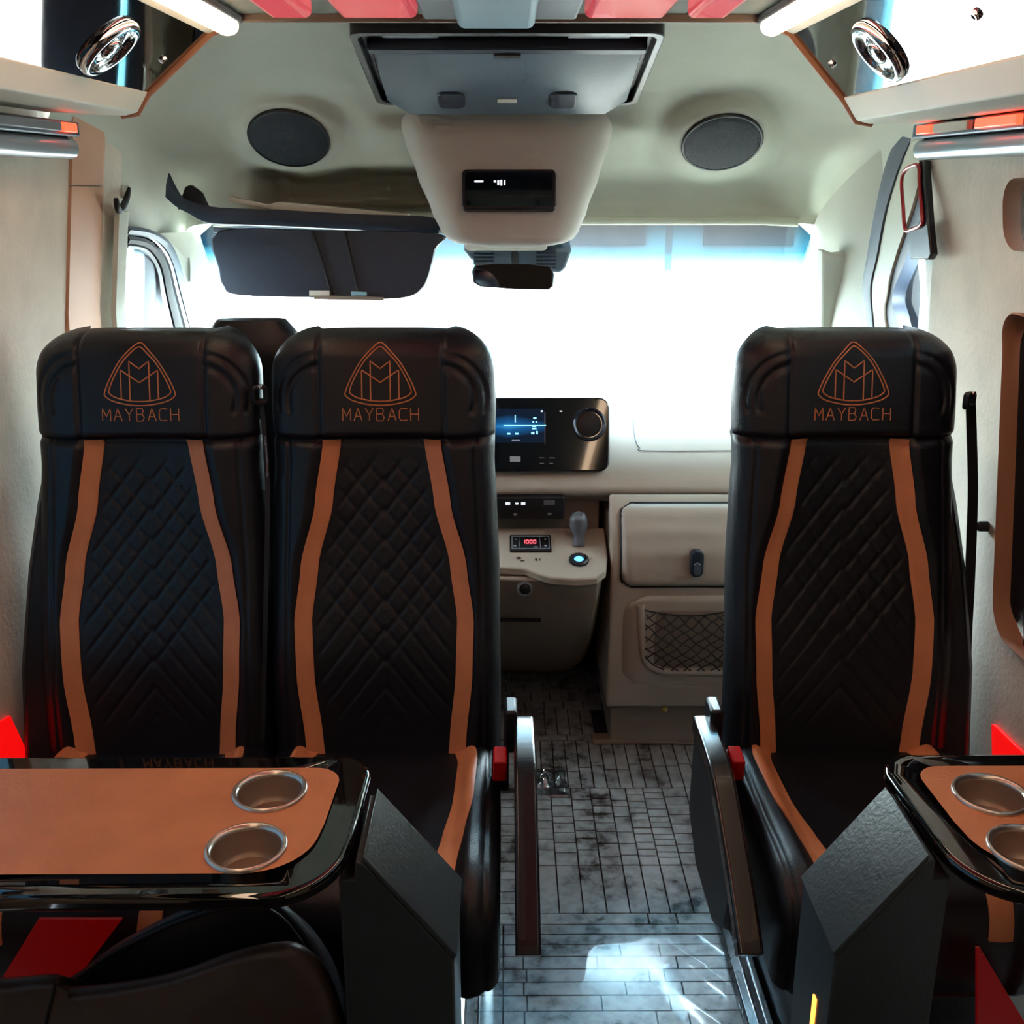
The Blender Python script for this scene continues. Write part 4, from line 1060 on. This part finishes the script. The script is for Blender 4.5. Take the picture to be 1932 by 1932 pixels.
# driver's seat, seen from behind between the paired seats
t = thing('driver_seat', 'dark driver seat whose headrest shows above the paired seats', 'seat', (-0.53, 2.2, 0))
rows = []
for k in range(25):
    s = k / 24; z = 0.42 + 0.80 * s
    hw = interp([(0.42, 0.235), (0.85, 0.22), (1.0, 0.15), (1.08, 0.125), (1.17, 0.108), (1.205, 0.085), (1.22, 0.07)], z); th = 0.10 if z < 1.16 else 0.10 - (z - 1.16) * 0.8
    yc = 2.12 + (0.9 - z) * 0.05; rows.append([Vector((-0.53 + hw * math.copysign(abs(math.cos(a)) ** 0.5, math.cos(a)), yc + 0.07 + th * 0.6 * math.copysign(abs(math.sin(a)) ** 0.6, math.sin(a)), z)) for a in [2 * math.pi * j / 32 for j in range(32)]])
V, F = grid_vf(rows, True, True); mk('backrest', V, F, 'leather_black', t, angle=60)
box('cushion', -0.76, -0.30, 2.22, 2.62, 0.36, 0.50, 'leather_black', t, bevel=0.05, seg=4)
box('base', -0.72, -0.34, 2.16, 2.56, 0.0, 0.36, 'plastic_black', t, bevel=0.01)

# ------------------------------------------------------------------ dashboard
t = thing('dashboard', 'cream dashboard across the cab under the windscreen', 'dashboard', (0, 2.9, 0.0))
prof = [(2.625, 0.700), (2.606, 0.712), (2.602, 0.728), (2.618, 0.755), (2.66, 0.79), (2.72, 0.828), (2.80, 0.868), (2.90, 0.908), (3.05, 0.942), (3.25, 0.958), (3.44, 0.955), (3.44, 0.68), (2.66, 0.68)]
prism_x('dash_body', prof, -0.90, 0.90, 'dash_cream', t, bevel=0.012, seg=3)
box('dash_lower_panel', -0.90, 0.25, 2.660, 3.42, 0.55, 0.70, 'dash_lower', t, bevel=0.006)
# airbag cover joint on the dash face
fr = frame((0.0, 2.522, 0.86), (1, 0, 0), (0, 0.30, 1))
def interp2(z):
    tb = [(0.728, 2.602), (0.755, 2.618), (0.79, 2.66), (0.828, 2.72), (0.868, 2.80), (0.908, 2.90)]
    for (a, u), (b, v) in zip(tb, tb[1:]):
        if z <= b: return u + (v - u) * (z - a) / (b - a)
    return 2.95
pth = [(0.352, 0.870), (0.348, 0.845), (0.350, 0.828), (0.358, 0.816), (0.375, 0.810), (0.60, 0.810), (0.85, 0.812)]
tube('airbag_joint', [Vector((p.x, interp2(p.z) - 0.0004, p.z)) for p in catmull([(a, 0, b) for a, b in pth], 6)], 0.0012, 'seal', t, 6)
# infotainment panel
A_ = U(1150, 750, Y=2.665); B_ = U(1150, 890, Y=2.615)
o = Vector((0.0, (A_.y + B_.y) / 2, (A_.z + B_.z) / 2)); hh = (A_ - B_).length; xr = (A_.x + B_.x) / 2
fr = frame(o, (1, 0, 0), A_ - B_); W2 = xr * 2
md = plate('media_panel', fr, rrect(W2, hh, 0.028), -0.13, 0.006, 'screen_off', t, bevel=0.005, seg=3)
k = W2 / (U(1150, 820, Y=2.64).x * 2); s_px = (U(1100, 820, Y=2.64).x - U(1000, 820, Y=2.64).x) / 100
X_ = lambda px: U(px, 820, Y=2.64).x
Z_ = lambda py: (820 - py) * hh / 140
scr = plate('screen', fr, [(X_(1027) - 0.11 + a, Z_(803) + b) for a, b in rrect(0.22, 0.088, 0.003, 2)], 0.005, 0.0072, 'screen_blue', md)
def marks(lst, m, c0=0.0072, c1=0.0078, par=None):
    for (px, py, w_, h_) in lst:
        plate('screen_mark', fr, [(X_(px) + a, Z_(py) + b) for a, b in rrect(w_ * s_px, h_ * hh / 140, 0.0002, 1)], c0, c1, m, par or md)
marks([(972, 790, 2, 14), (990, 803, 80, 1.5), (1009, 789, 6, 3), (1006, 796, 3, 3), (1012, 796, 3, 3), (1008, 805, 7, 2), (1008, 809, 8, 2), (975, 818, 7, 3), (1005, 817, 6, 4), (1013, 816, 3, 6), (960, 818, 6, 3)], 'blue_mark', par=scr)
marks([(1022, 776, 4, 3), (1058, 776, 5, 2), (973, 830, 15, 1.2)], 'print_white')
marks([(1028, 808, 1.2, 60), (972, 866, 20, 10), (1022, 864, 10, 1.5), (1041, 864, 12, 1.5), (1022, 874, 8, 1.2), (1040, 874, 7, 1.2)], 'print_grey', 0.006, 0.0066)
fv = frame(fr(X_(1111), Z_(801), 0.006), (1, 0, 0), A_ - B_)
vt = lathe('air_vent', fv, [(0.045, -0.002), (0.044, 0.006), (0.040, 0.010), (0.035, 0.006), (0.034, -0.004)], 'vent_ring', md, 40)
lathe('vent_core', fv, [(0.034, -0.003), (0.031, 0.002), (0.024, 0.0035), (0.0001, 0.004)], 'plastic_black', vt, 32)
# switch strip under the dash
A_ = U(1066, 937, Y=2.595); B_ = U(1066, 979, Y=2.605); fs = frame(Vector((0, (A_.y + B_.y) / 2, (A_.z + B_.z) / 2)), (1, 0, 0), (0, -0.2, 1)); hs = (A_ - B_).length
sw = plate('switch_strip', fs, rrect(A_.x * 2, hs, 0.008), -0.10, 0.004, 'plastic_black', t, bevel=0.003)
for px, py, w_, h_, m in ((958, 948, 9, 5, 'print_white'), (975, 948, 6, 3, 'print_white'), (987, 948, 8, 5, 'print_white'), (1036, 946, 21, 9, 'plastic_grey'), (972, 969, 6, 4, 'print_grey'), (1037, 968, 7, 4, 'print_grey')):
    xx = U(px, 958, Y=2.60).x
    plate('switch_mark', fs, [(xx + a, (958 - py) * hs / 42 + b) for a, b in rrect(w_ * s_px, h_ * hs / 42, 0.0004, 1)], 0.004, 0.0052, m, sw)
# gear console
g = thing('gear_console', 'cream gear lever console in the middle of the cab', 'console', (0.02, 2.7, 0.0))
xr = U(1145, 1040, Y=2.5).x
pl = [(-0.26, 2.635), (xr + 0.005, 2.635), (xr + 0.004, 2.52), (xr - 0.005, 2.462), (xr - 0.03, 2.435), (xr - 0.085, 2.428), (0.11, 2.435), (0.075, 2.452), (0.045, 2.470), (0.0, 2.474), (-0.26, 2.474)]
zpl = lambda y: 0.612 - (2.635 - y) * 0.33
P3 = [Vector((x, y, zpl(y))) for x, y in pl]; n = len(P3)
V = P3 + [p - Vector((0, 0, 0.022)) for p in P3]; F = [tuple(range(n)), tuple(range(2 * n - 1, n - 1, -1))] + [(i, (i + 1) % n, n + (i + 1) % n, n + i) for i in range(n)]
mk('console_top', V, F, 'dash_cream', g, bevel=0.005, seg=3)
rows = []
for zz, sc_, fy in ((0.535, 0.985, 2.445), (0.50, 0.975, 2.452), (0.40, 0.965, 2.50), (0.28, 0.95, 2.60), (0.16, 0.92, 2.74), (0.06, 0.86, 2.90), (0.0, 0.80, 3.0)):
    xx = xr * sc_ - 0.004; rows.append([(-0.26, fy + 0.02, zz), (0.0, fy + 0.01, zz), (xx - 0.06, fy, zz), (xx - 0.015, fy + 0.012, zz), (xx, fy + 0.06, zz), (xx, max(2.64, fy + 0.1) if zz > 0.3 else 3.40, zz), (-0.26, max(2.64, fy + 0.1) if zz > 0.3 else 3.40, zz)])
V, F = grid_vf(rows, True, True); mk('console_body', V, F, 'dash_lower', g, bevel=0.006)
fc = frame(Vector((0, 2.555, zpl(2.555))), (1, 0, 0), (0, 1, 0.33))
def on_plate(px, py):
    p = on_plane(px, py, (0, 2.555, zpl(2.555)), (0, -0.33, 1)); return p.x, (p - Vector((0, 2.555, zpl(2.555)))).dot(Vector((0, 1, 0.33)).normalized())
ax, ay = on_plate(1001, 1027); bx2, by2 = on_plate(963, 1043); cx2, cy2 = on_plate(1040, 1012)
th_ = plate('thermostat', fc, [(ax + a, ay + b) for a, b in rrect(cx2 - bx2, cy2 - by2, 0.004)], -0.004, 0.006, 'plastic_black', g, bevel=0.002)
w_ = cx2 - bx2; h_ = cy2 - by2
ring_plate('bezel', fc, [(ax + a, ay + b) for a, b in rrect(w_ * 0.92, h_ * 0.82, 0.003)], [(ax + a, ay + b) for a, b in rrect(w_ * 0.87, h_ * 0.70, 0.002)], 0.006, 0.0072, 'plastic_grey', th_)
for k_, dx in enumerate((-0.17, -0.08, 0.01, 0.10)):                     # glowing digits
    for (sx_, sy_, lw, lh) in ((0, 0.16, 0.05, 0.05), (0, -0.02, 0.05, 0.05), (-0.028, 0.07, 0.016, 0.2), (0.028, 0.07, 0.016, 0.2)):
        if k_ == 0 and sx_ != 0.028: continue
        plate('digit', fc, [(ax + (dx + sx_) * w_ + a, ay + (sy_ - 0.03) * h_ + b) for a, b in rrect(lw * w_, lh * h_, 0.0002, 1)], 0.006, 0.0068, 'red_digits', th_)
for (dx, dy, lw, lh) in ((-0.36, 0.2, 0.05, 0.05), (-0.38, -0.2, 0.07, 0.08), (0.36, 0.2, 0.04, 0.05), (0.36, -0.2, 0.06, 0.08), (0.12, -0.27, 0.1, 0.06), (-0.27, 0, 0.008, 0.6), (0.23, 0, 0.008, 0.6)):
    plate('thermostat_mark', fc, [(ax + dx * w_ + a, ay + dy * h_ + b) for a, b in rrect(lw * w_, lh * h_, 0.0002, 1)], 0.006, 0.0066, 'print_grey', th_)
for (px, py, lw, lh) in ((979, 1053, 0.010, 0.006), (986, 1058, 0.010, 0.004), (1012, 1056, 0.005, 0.007), (1018, 1056, 0.005, 0.007)):
    x_, y_ = on_plate(px, py); ring_plate('printed_symbol', fc, [(x_ + a, y_ + b) for a, b in rrect(lw, lh, 0.0015, 3)], [(x_ + a, y_ + b) for a, b in rrect(lw * 0.55, lh * 0.5, 0.0008, 3)], 0.0003, 0.0012, 'plastic_black', g)
x_, y_ = on_plate(1092, 1058); fk = frame(fc(x_, y_, 0.001), (1, 0, 0), (0, 1, 0.33))
kb = lathe('power_socket', fk, [(0.026, 0.0), (0.025, 0.006), (0.020, 0.009), (0.013, 0.007), (0.012, 0.002)], 'plastic_black', g, 32)
lathe('socket_light', fk, [(0.0125, 0.003), (0.010, 0.006), (0.0001, 0.007)], 'blue_led', kb, 24)
x_, y_ = on_plate(1092, 1028); fk = frame(fc(x_, y_, -0.004), (1, 0, 0), (0, 1, -0.35))
lathe('gear_lever', fk, [(0.016, 0.0), (0.0155, 0.018), (0.014, 0.026), (0.018, 0.036), (0.0235, 0.050), (0.0255, 0.064), (0.023, 0.078), (0.014, 0.088), (0.0001, 0.091)], 'lever_grey', g, 28, 60)
c = U(990, 1111, Y=2.455); fk = frame(c, (1, 0, 0), (0, 0.2, 1)); cs = lathe('lighter_socket', fk, [(0.021, 0.0), (0.020, 0.006), (0.015, 0.007), (0.013, 0.0), (0.0001, -0.002)], 'plastic_grey', g, 24)
lathe('socket_cap', fk, [(0.0135, 0.004), (0.010, 0.006), (0.0001, 0.006)], 'plastic_black', cs, 20)
a = U(955, 1168, Y=2.505); box('drawer_gap', -0.2, U(1020, 1168, Y=2.505).x, 2.492, 2.51, a.z - 0.003, a.z + 0.002, 'rubber', g)

# glovebox module on the passenger side
gm = thing('glovebox_unit', 'cream glovebox unit with a net pocket on the passenger side', 'glovebox', (0.6, 2.8, 0.0))
x0 = U(1152, 1100, Y=2.495).x; x1 = 0.90
yF = lambda z: 2.535 + 0.02 * (z - 0.35) ** 2 if z < 0.6 else 2.49 + (z - 0.6) * 0.25
zt = U(1250, 946, Y=2.525).z; zb = U(1250, 1332, Y=2.515).z
pr = [(2.510, zb), (2.500, zb + 0.02), (2.495, 0.35), (2.495, 0.52), (2.503, 0.58), (2.522, 0.63), (2.545, 0.67), (2.570, zt - 0.012), (2.585, zt), (2.598, zt - 0.002), (2.602, 0.66), (2.70, 0.655), (3.40, 0.64), (3.40, zb)]
prism_x('unit_body', pr, x0, x1, 'dash_cream', gm, bevel=0.018, seg=4)
box('plinth', x0 + 0.018, x1, 2.560, 3.40, 0.0, zb + 0.004, 'dash_lower', gm, bevel=0.004)
box('kick_step', x0 - 0.03, x1, 2.555, 2.60, 0.0, 0.016, 'dash_lower', gm, bevel=0.006)
# door of the glovebox: groove ring + slab
gz0 = U(1200, 1104, Y=2.495).z; gz1 = U(1200, 962, Y=2.515).z; gx0 = U(1174, 1030, Y=2.495).x
ol = [(gx0, gz0), (x1 - 0.02, gz0), (x1 - 0.02, gz1), (gx0 + 0.03, gz1), (gx0 + 0.010, gz1 - 0.010), (gx0, gz1 - 0.03)]
def yface(z): return interp([(zb, 2.510), (0.35, 2.495), (0.52, 2.495), (0.58, 2.503), (0.63, 2.522), (0.67, 2.545), (zt - 0.012, 2.570), (zt, 2.585)], z)
def face_slab(name, ox0, ox1, z0, z1, r, lift, m, parent, nz=14, nx=14):
    rows = []
    for k_ in range(nz + 1):
        z = z0 + (z1 - z0) * k_ / nz; row = []
        for j in range(nx + 1):
            x = ox0 + (ox1 - ox0) * j / nx
            # rounded corners by pulling x in near the corners
            dz = min(z - z0, z1 - z); ins = 0
            if dz < r: ins = r - math.sqrt(max(0, r * r - (r - dz) ** 2))
            xx = max(ox0 + ins, min(ox1 - ins, x)); e = min(1, min(xx - ox0 - ins, ox1 - ins - xx, dz) / 0.006) if True else 1
            row.append(Vector((xx, yface(z) - lift * max(0.0, min(1, 0.1 + e)), z)))
        rows.append(row)
    V, F = grid_vf(rows); o_ = mk(name, V, F, m, parent, angle=60); sm = o_.modifiers.new('thick', 'SOLIDIFY'); sm.thickness = 0.004; sm.offset = 1
    return o_
face_slab('door_gap', gx0 - 0.004, x1 - 0.016, gz0 - 0.005, gz1 + 0.004, 0.03, 0.0015, 'rubber', gm)
gd = face_slab('glovebox_door', gx0 + 0.002, x1 - 0.02, gz0, gz1, 0.026, 0.007, 'dash_cream', gm, 20, 40)
c = U(1314, 1062, Y=2.485); fl = frame(c, (1, 0, 0), (0, 0.05, 1))
lt = plate('latch', fl, rrect(0.034, 0.072, 0.016), -0.012, 0.012, 'plastic_dark', gd, bevel=0.004)
plate('latch_key', fl, [(a * 1.0, b - 0.012) for a, b in rrect(0.018, 0.034, 0.008)], 0.012, 0.019, 'plastic_slate', lt, bevel=0.002)
# pocket: raised rim, dark well, diamond net
pz0 = U(1300, 1268, Y=2.490).z; pz1 = U(1300, 1148, Y=2.490).z; px0 = U(1208, 1200, Y=2.490).x
face_slab('pocket_surround', px0 - 0.045, x1 - 0.03, pz0 - 0.055, pz1 + 0.035, 0.06, 0.004, 'dash_cream', gm)
rim = catmull([(px0 - 0.004, 0, pz1 + 0.012), (px0, 0, pz1 - 0.03), (px0 + 0.006, 0, (pz0 + pz1) / 2), (px0 + 0.018, 0, pz0 + 0.035), (px0 + 0.045, 0, pz0 + 0.010), (px0 + 0.10, 0, pz0), (x1 - 0.20, 0, pz0), (x1 - 0.10, 0, pz0 + 0.02), (x1 - 0.06, 0, pz0 + 0.06), (x1 - 0.05, 0, pz1)], 6)
pk = tube('pocket_rim', [Vector((p.x, yface(p.z) - 0.008, p.z)) for p in rim], 0.011, 'dash_cream', gm, 10)
zc_ = (pz0 + pz1) / 2
face_slab('pocket_well', px0 + 0.012, x1 - 0.06, pz0 + 0.006, pz1 + 0.004, 0.05, 0.0052, 'dash_lower', pk)
parts_ = []
def inside(x, z): 
    lo = interp([(px0, pz0 + 0.05), (px0 + 0.05, pz0 + 0.01), (px0 + 0.1, pz0 + 0.004)], x); hi = pz1 - 0.004 - 0.018 * math.sin(min(1, max(0, (x - px0) / 0.25)) * math.pi) + 0.006
    return px0 + 0.010 < x < x1 - 0.06 and lo < z < hi
for sl_ in (1, -1):
    for k_ in range(-16, 40):
        cur_ = []
        for j in range(60):
            z = pz0 + (pz1 - pz0) * j / 59; x = px0 + 0.037 * k_ + sl_ * (z - pz0) * 1.25 + 0.004 * math.sin(z * 120 + k_)
            if inside(x, z): cur_.append(Vector((x, yface(z) - 0.016 - 0.006 * math.sin(math.pi * j / 59), z)))
        if len(cur_) > 3: parts_.append(tube_vf(cur_, 0.0016, 4))
hem = [Vector((x, yface(pz1) - 0.016, pz1 - 0.002 - 0.018 * math.sin(min(1, max(0, (x - px0) / 0.25)) * math.pi) + 0.004)) for x in [px0 + 0.008 + 0.3 * k_ / 24 for k_ in range(25)]]
parts_.append(tube_vf(hem, 0.0022, 5))
V, F = merge(parts_); nt = mk('pocket_net', V, F, 'net', pk); nt['kind'] = 'stuff'
c = U(1253, 1337, Y=2.533); lathe('knob', frame(c, (1, 0, 0), (0, 0, 1)), [(0.009, -0.004), (0.009, 0.006), (0.005, 0.010), (0.0001, 0.011)], 'gold', gm, 18)
P = [U(1342, y, Y=2.532) for y in (1340, 1352, 1371)]; tube('pull_cord', P, [0.005, 0.002, 0.0035], 'rubber', gm, 8)


# ------------------------------------------------------------------ belts, floor rails, film, near seat, red glow patches
def strap(name, pts, Y, wpx, m, parent, th=0.002):
    L = catmull([U(x - wpx / 2, y, Y=yy_) for (x, y), yy_ in zip(pts, Y)], 5); Q = catmull([U(x + wpx / 2, y, Y=yy_) for (x, y), yy_ in zip(pts, Y)], 5)
    o = Vector((0, th, 0)); V, F = grid_vf([[a, b, b + o, a + o] for a, b in zip(L, Q)], True, True); return mk(name, V, F, m, parent, angle=40)
def belt_guide(px, py, Y, parent, sc_=1.0):
    c = U(px, py, Y=Y); fr_ = frame(c, (0.8, 0.6, 0), (0, 0, 1))
    g_ = ring_plate('belt_guide', fr_, rrect(0.030 * sc_, 0.036 * sc_, 0.008), rrect(0.018 * sc_, 0.020 * sc_, 0.004), -0.006, 0.006, 'plastic_black', parent, bevel=0.002)
    lathe('guide_rivet', frame(fr_(0, 0.016 * sc_, 0.006), (0.8, 0.6, 0), (0, 0, 1)), [(0.005, 0), (0.004, 0.003), (0.0001, 0.004)], 'chrome', g_, 14)
belt_guide(489, 745, 1.835, seats[0])
strap('belt_strap', [(492, 752), (497, 800), (503, 880), (505, 960), (503, 1060), (500, 1200), (495, 1400)], [1.838, 1.832, 1.82, 1.80, 1.78, 1.75, 1.72], 9, 'belt', seats[0])
P = [U(x, y, Y=1.812) for x, y in ((500, 822), (503, 850), (506, 900))]; tube('belt_tip', P, 0.003, 'steel', seats[0], 6)
belt_guide(1829, 756, 1.835, seats[2], 0.9)
strap('belt_strap', [(1832, 762), (1834, 830), (1836, 920), (1834, 1000), (1830, 1100), (1824, 1220), (1818, 1440)], [1.845, 1.845, 1.84, 1.83, 1.82, 1.80, 1.76], 19, 'belt', seats[2])
c = U(1859, 993, X=0.925); t = tag(lathe('wall_knob', frame(c, (0, 1, 0), (0, 0, -1)), [(0.010, -0.004), (0.010, 0.012), (0.006, 0.018), (0.0001, 0.019)], 'rubber', None, 16), 'small dark knob on the wall behind the single seat', 'knob')

# polished floor rails along both seat bases
t = thing('floor_rail', 'polished steel rail on the floor beside the paired seats', 'rail', (-0.07, 1.6, 0), 'floor rails')
prism_y('rail_profile', [(-0.088, 0.0), (-0.062, 0.0), (-0.062, 0.016), (-0.068, 0.030), (-0.074, 0.082), (-0.088, 0.086)], 1.25, 2.0, 'steel', t, bevel=0.003)
t = thing('floor_rail', 'polished steel rail with ribbed tread beside the single seat', 'rail', (0.46, 1.6, 0), 'floor rails')
prism_y('rail_profile', [(0.438, 0.0), (0.480, 0.0), (0.480, 0.045), (0.466, 0.048), (0.458, 0.030), (0.440, 0.022)], 1.25, 2.05, 'steel', t, bevel=0.003)
prism_y('tread_base', [(0.480, 0.0), (0.560, 0.0), (0.560, 0.028), (0.480, 0.028)], 1.25, 1.355, 'plastic_slate', t)
for k in range(9): box('tread_rib', 0.484, 0.556, 1.26 + k * 0.0105, 1.266 + k * 0.0105, 0.028, 0.032, 'plastic_slate', t)

# crumpled clear film over the near end of the floor
rows = []
for j in range(71):
    y = 1.46 + 0.36 * j / 70; row = []
    for i in range(91):
        u = i / 90; x = -0.056 + (0.436 + 0.056) * u
        a_ = abs(noise.noise(Vector((x * 4 + y * 3, y * 2.5 - x * 2, 2.0)))); r_ = max(0, 1 - a_ * 6) ** 2
        h_ = 0.004 + 0.0016 * r_ + 0.0012 * noise.noise(Vector((x * 8, y * 7, 0.5)))
        rt = sstep(0.74, 0.95, u); h_ += rt * (0.010 + 0.012 * abs(math.sin(y * 21 + x * 30))) + 0.006 * (1 - sstep(0, 0.08, u))
        if j > 62: h_ = 0.003 + (h_ - 0.003) * (70 - j) / 8
        row.append((x, y + 0.03 * noise.noise(Vector((x * 4, 3, 1))) * (j / 70), max(0.0008, h_)))
    rows.append(row)
V, F = grid_vf(rows); fm = mk('floor_film', V, F, 'clear_film', angle=180); tag(fm, 'crumpled clear plastic film lying on the aisle floor', 'plastic film')
sm = fm.modifiers.new('thick', 'SOLIDIFY'); sm.thickness = 0.0004; sm.offset = 1
# screwed-up clear wrapper by the armrest
rows = []
c = U(1040, 1475, Z=0.0)
for j in range(22):
    row = []
    for i in range(26):
        x = c.x - 0.05 + 0.09 * i / 25; y = c.y - 0.07 + 0.13 * j / 21
        e = min(i, 25 - i, j, 21 - j) / 5; row.append((x + 0.006 * noise.noise(Vector((x * 40, y * 40, 7))), y, 0.002 + min(1, e) * 0.028 * abs(noise.noise(Vector((x * 26, y * 22, 3))) * 1.6)))
    rows.append(row)
V, F = grid_vf(rows); wr = mk('wrapper', V, F, 'wrapper_film', angle=25); tag(wr, 'crumpled clear wrapper on the floor behind the aisle armrest', 'wrapper')
sm = wr.modifiers.new('thick', 'SOLIDIFY'); sm.thickness = 0.0004; sm.offset = 1

# forward-facing seat whose cushion shows under the near edge of the wide table
t = thing('forward_seat', 'dark leather seat cushion in the near corner under the wide table', 'seat', (-0.5, 0.85, 0))
def pillow(name, px, Y, rings, m, n=5, Yf=None):
    P = catmull([U(a, b, Y=Y) for a, b in px], n, True); c = sum(P, Vector()) / len(P)
    V, F = grid_vf([[c + (p - c) * k + Vector((0, d, -1.05 * max(0, d - 0.012))) for p in P] for k, d in rings], True, True)
    return mk(name, V, F, m, t, angle=60)
pillow('knee_roll', [(108, 1880), (150, 1838), (220, 1786), (330, 1730), (430, 1700), (490, 1699), (540, 1722), (590, 1785), (622, 1860), (650, 1960), (640, 2060), (300, 2060), (120, 2000)], 1.12,
       [(0.90, 0.14), (1.0, 0.09), (1.0, 0.035), (0.985, 0.012), (0.95, 0.0), (0.90, -0.004)], 'leather_black')
P = catmull([U(a, b, Y=1.108) for a, b in ((118, 1868), (160, 1836), (230, 1790), (335, 1740), (430, 1712), (485, 1711), (530, 1732), (575, 1790), (606, 1860), (628, 1950))], 5); tube('piping', P, 0.0028, 'leather_black', t, 8)
pillow('cushion', [(-160, 1868), (0, 1856), (95, 1850), (110, 1872), (200, 1866), (320, 1844), (430, 1806), (510, 1788), (560, 1792), (600, 1832), (632, 1910), (648, 2010), (640, 2120), (300, 2140), (-160, 2140)], 1.03,
       [(0.96, 0.09), (1.0, 0.045), (1.0, 0.02), (0.985, 0.006), (0.95, -0.004), (0.86, -0.008)], 'leather_dark')
P = [U(a, b, Y=1.020) for a, b in ((104, 1856), (98, 1880), (90, 1910), (84, 1945))]; tube('cushion_seam', P, 0.0016, 'rubber', t, 6)
box('pedestal', -0.62, -0.30, 0.50, 0.98, 0.0, 0.30, 'plastic_black', t, bevel=0.01)

# glowing patches added where red light falls on walls and under tables
def red_glow_patch(px, plane, lb, m, d):
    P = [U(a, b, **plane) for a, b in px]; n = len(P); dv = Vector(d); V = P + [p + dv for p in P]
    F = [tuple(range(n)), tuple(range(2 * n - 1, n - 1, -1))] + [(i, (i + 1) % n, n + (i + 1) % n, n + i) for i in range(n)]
    tag(mk('red_glow_patch', V, F, m, bevel=0.001), lb, 'light', 'red glow patches')
red_glow_patch([(-120, 1440), (-60, 1400), (20, 1350), (62, 1440)], dict(X=-0.922), 'added bright red glow patch between the paired seats and the wall', 'red_bright', (-0.006, 0, 0))
red_glow_patch([(1870, 1366), (1874, 1366), (1990, 1480), (1872, 1480)], dict(X=0.922), 'added bright red glow patch between the single seat and the wall', 'red_bright', (0.006, 0, 0))
red_glow_patch([(72, 1735), (230, 1735), (120, 1880), (-30, 1900)], dict(Y=1.24), 'added dim red glow patch under the wide table', 'red_dim', (0, 0.006, 0))
red_glow_patch([(1843, 1790), (1850, 1790), (2000, 2040), (1843, 2040)], dict(Y=1.22), 'added dim red glow patch under the narrow table', 'red_dim', (0, 0.006, 0))

# ------------------------------------------------------------------ outside
g = struct(mk('ground', [(-40, -10, -0.75), (40, -10, -0.75), (40, 60, -0.75), (-40, 60, -0.75)], [(0, 1, 2, 3)], 'asphalt', smooth=False), 'sunlit pale ground outside')

t = thing('building', 'pale building across the yard seen through the windscreen', 'building', (0, 27, -0.75))
box('facade', -22, 22, 26, 30, -0.75, 7, 'facade', t)
box('gate', 8.6, 11.2, 25.9, 26.05, -0.75, 2.6, 'teal_paint', t)
for x in (-14, -9, -4, 1.2, 4.8): box('window', x, x + 2.2, 25.92, 26.05, 0.2, 1.9, 'plastic_slate', t)
t = thing('lamp_post', 'thin grey post standing in the yard outside', 'post', (2.75, 18, -0.75))
tube('pole', [(2.75, 18, -0.75), (2.75, 18, 5)], 0.06, 'plastic_grey', t, 12); box('lamp_head', 2.4, 3.1, 17.9, 18.1, 4.95, 5.1, 'plastic_grey', t, bevel=0.02)
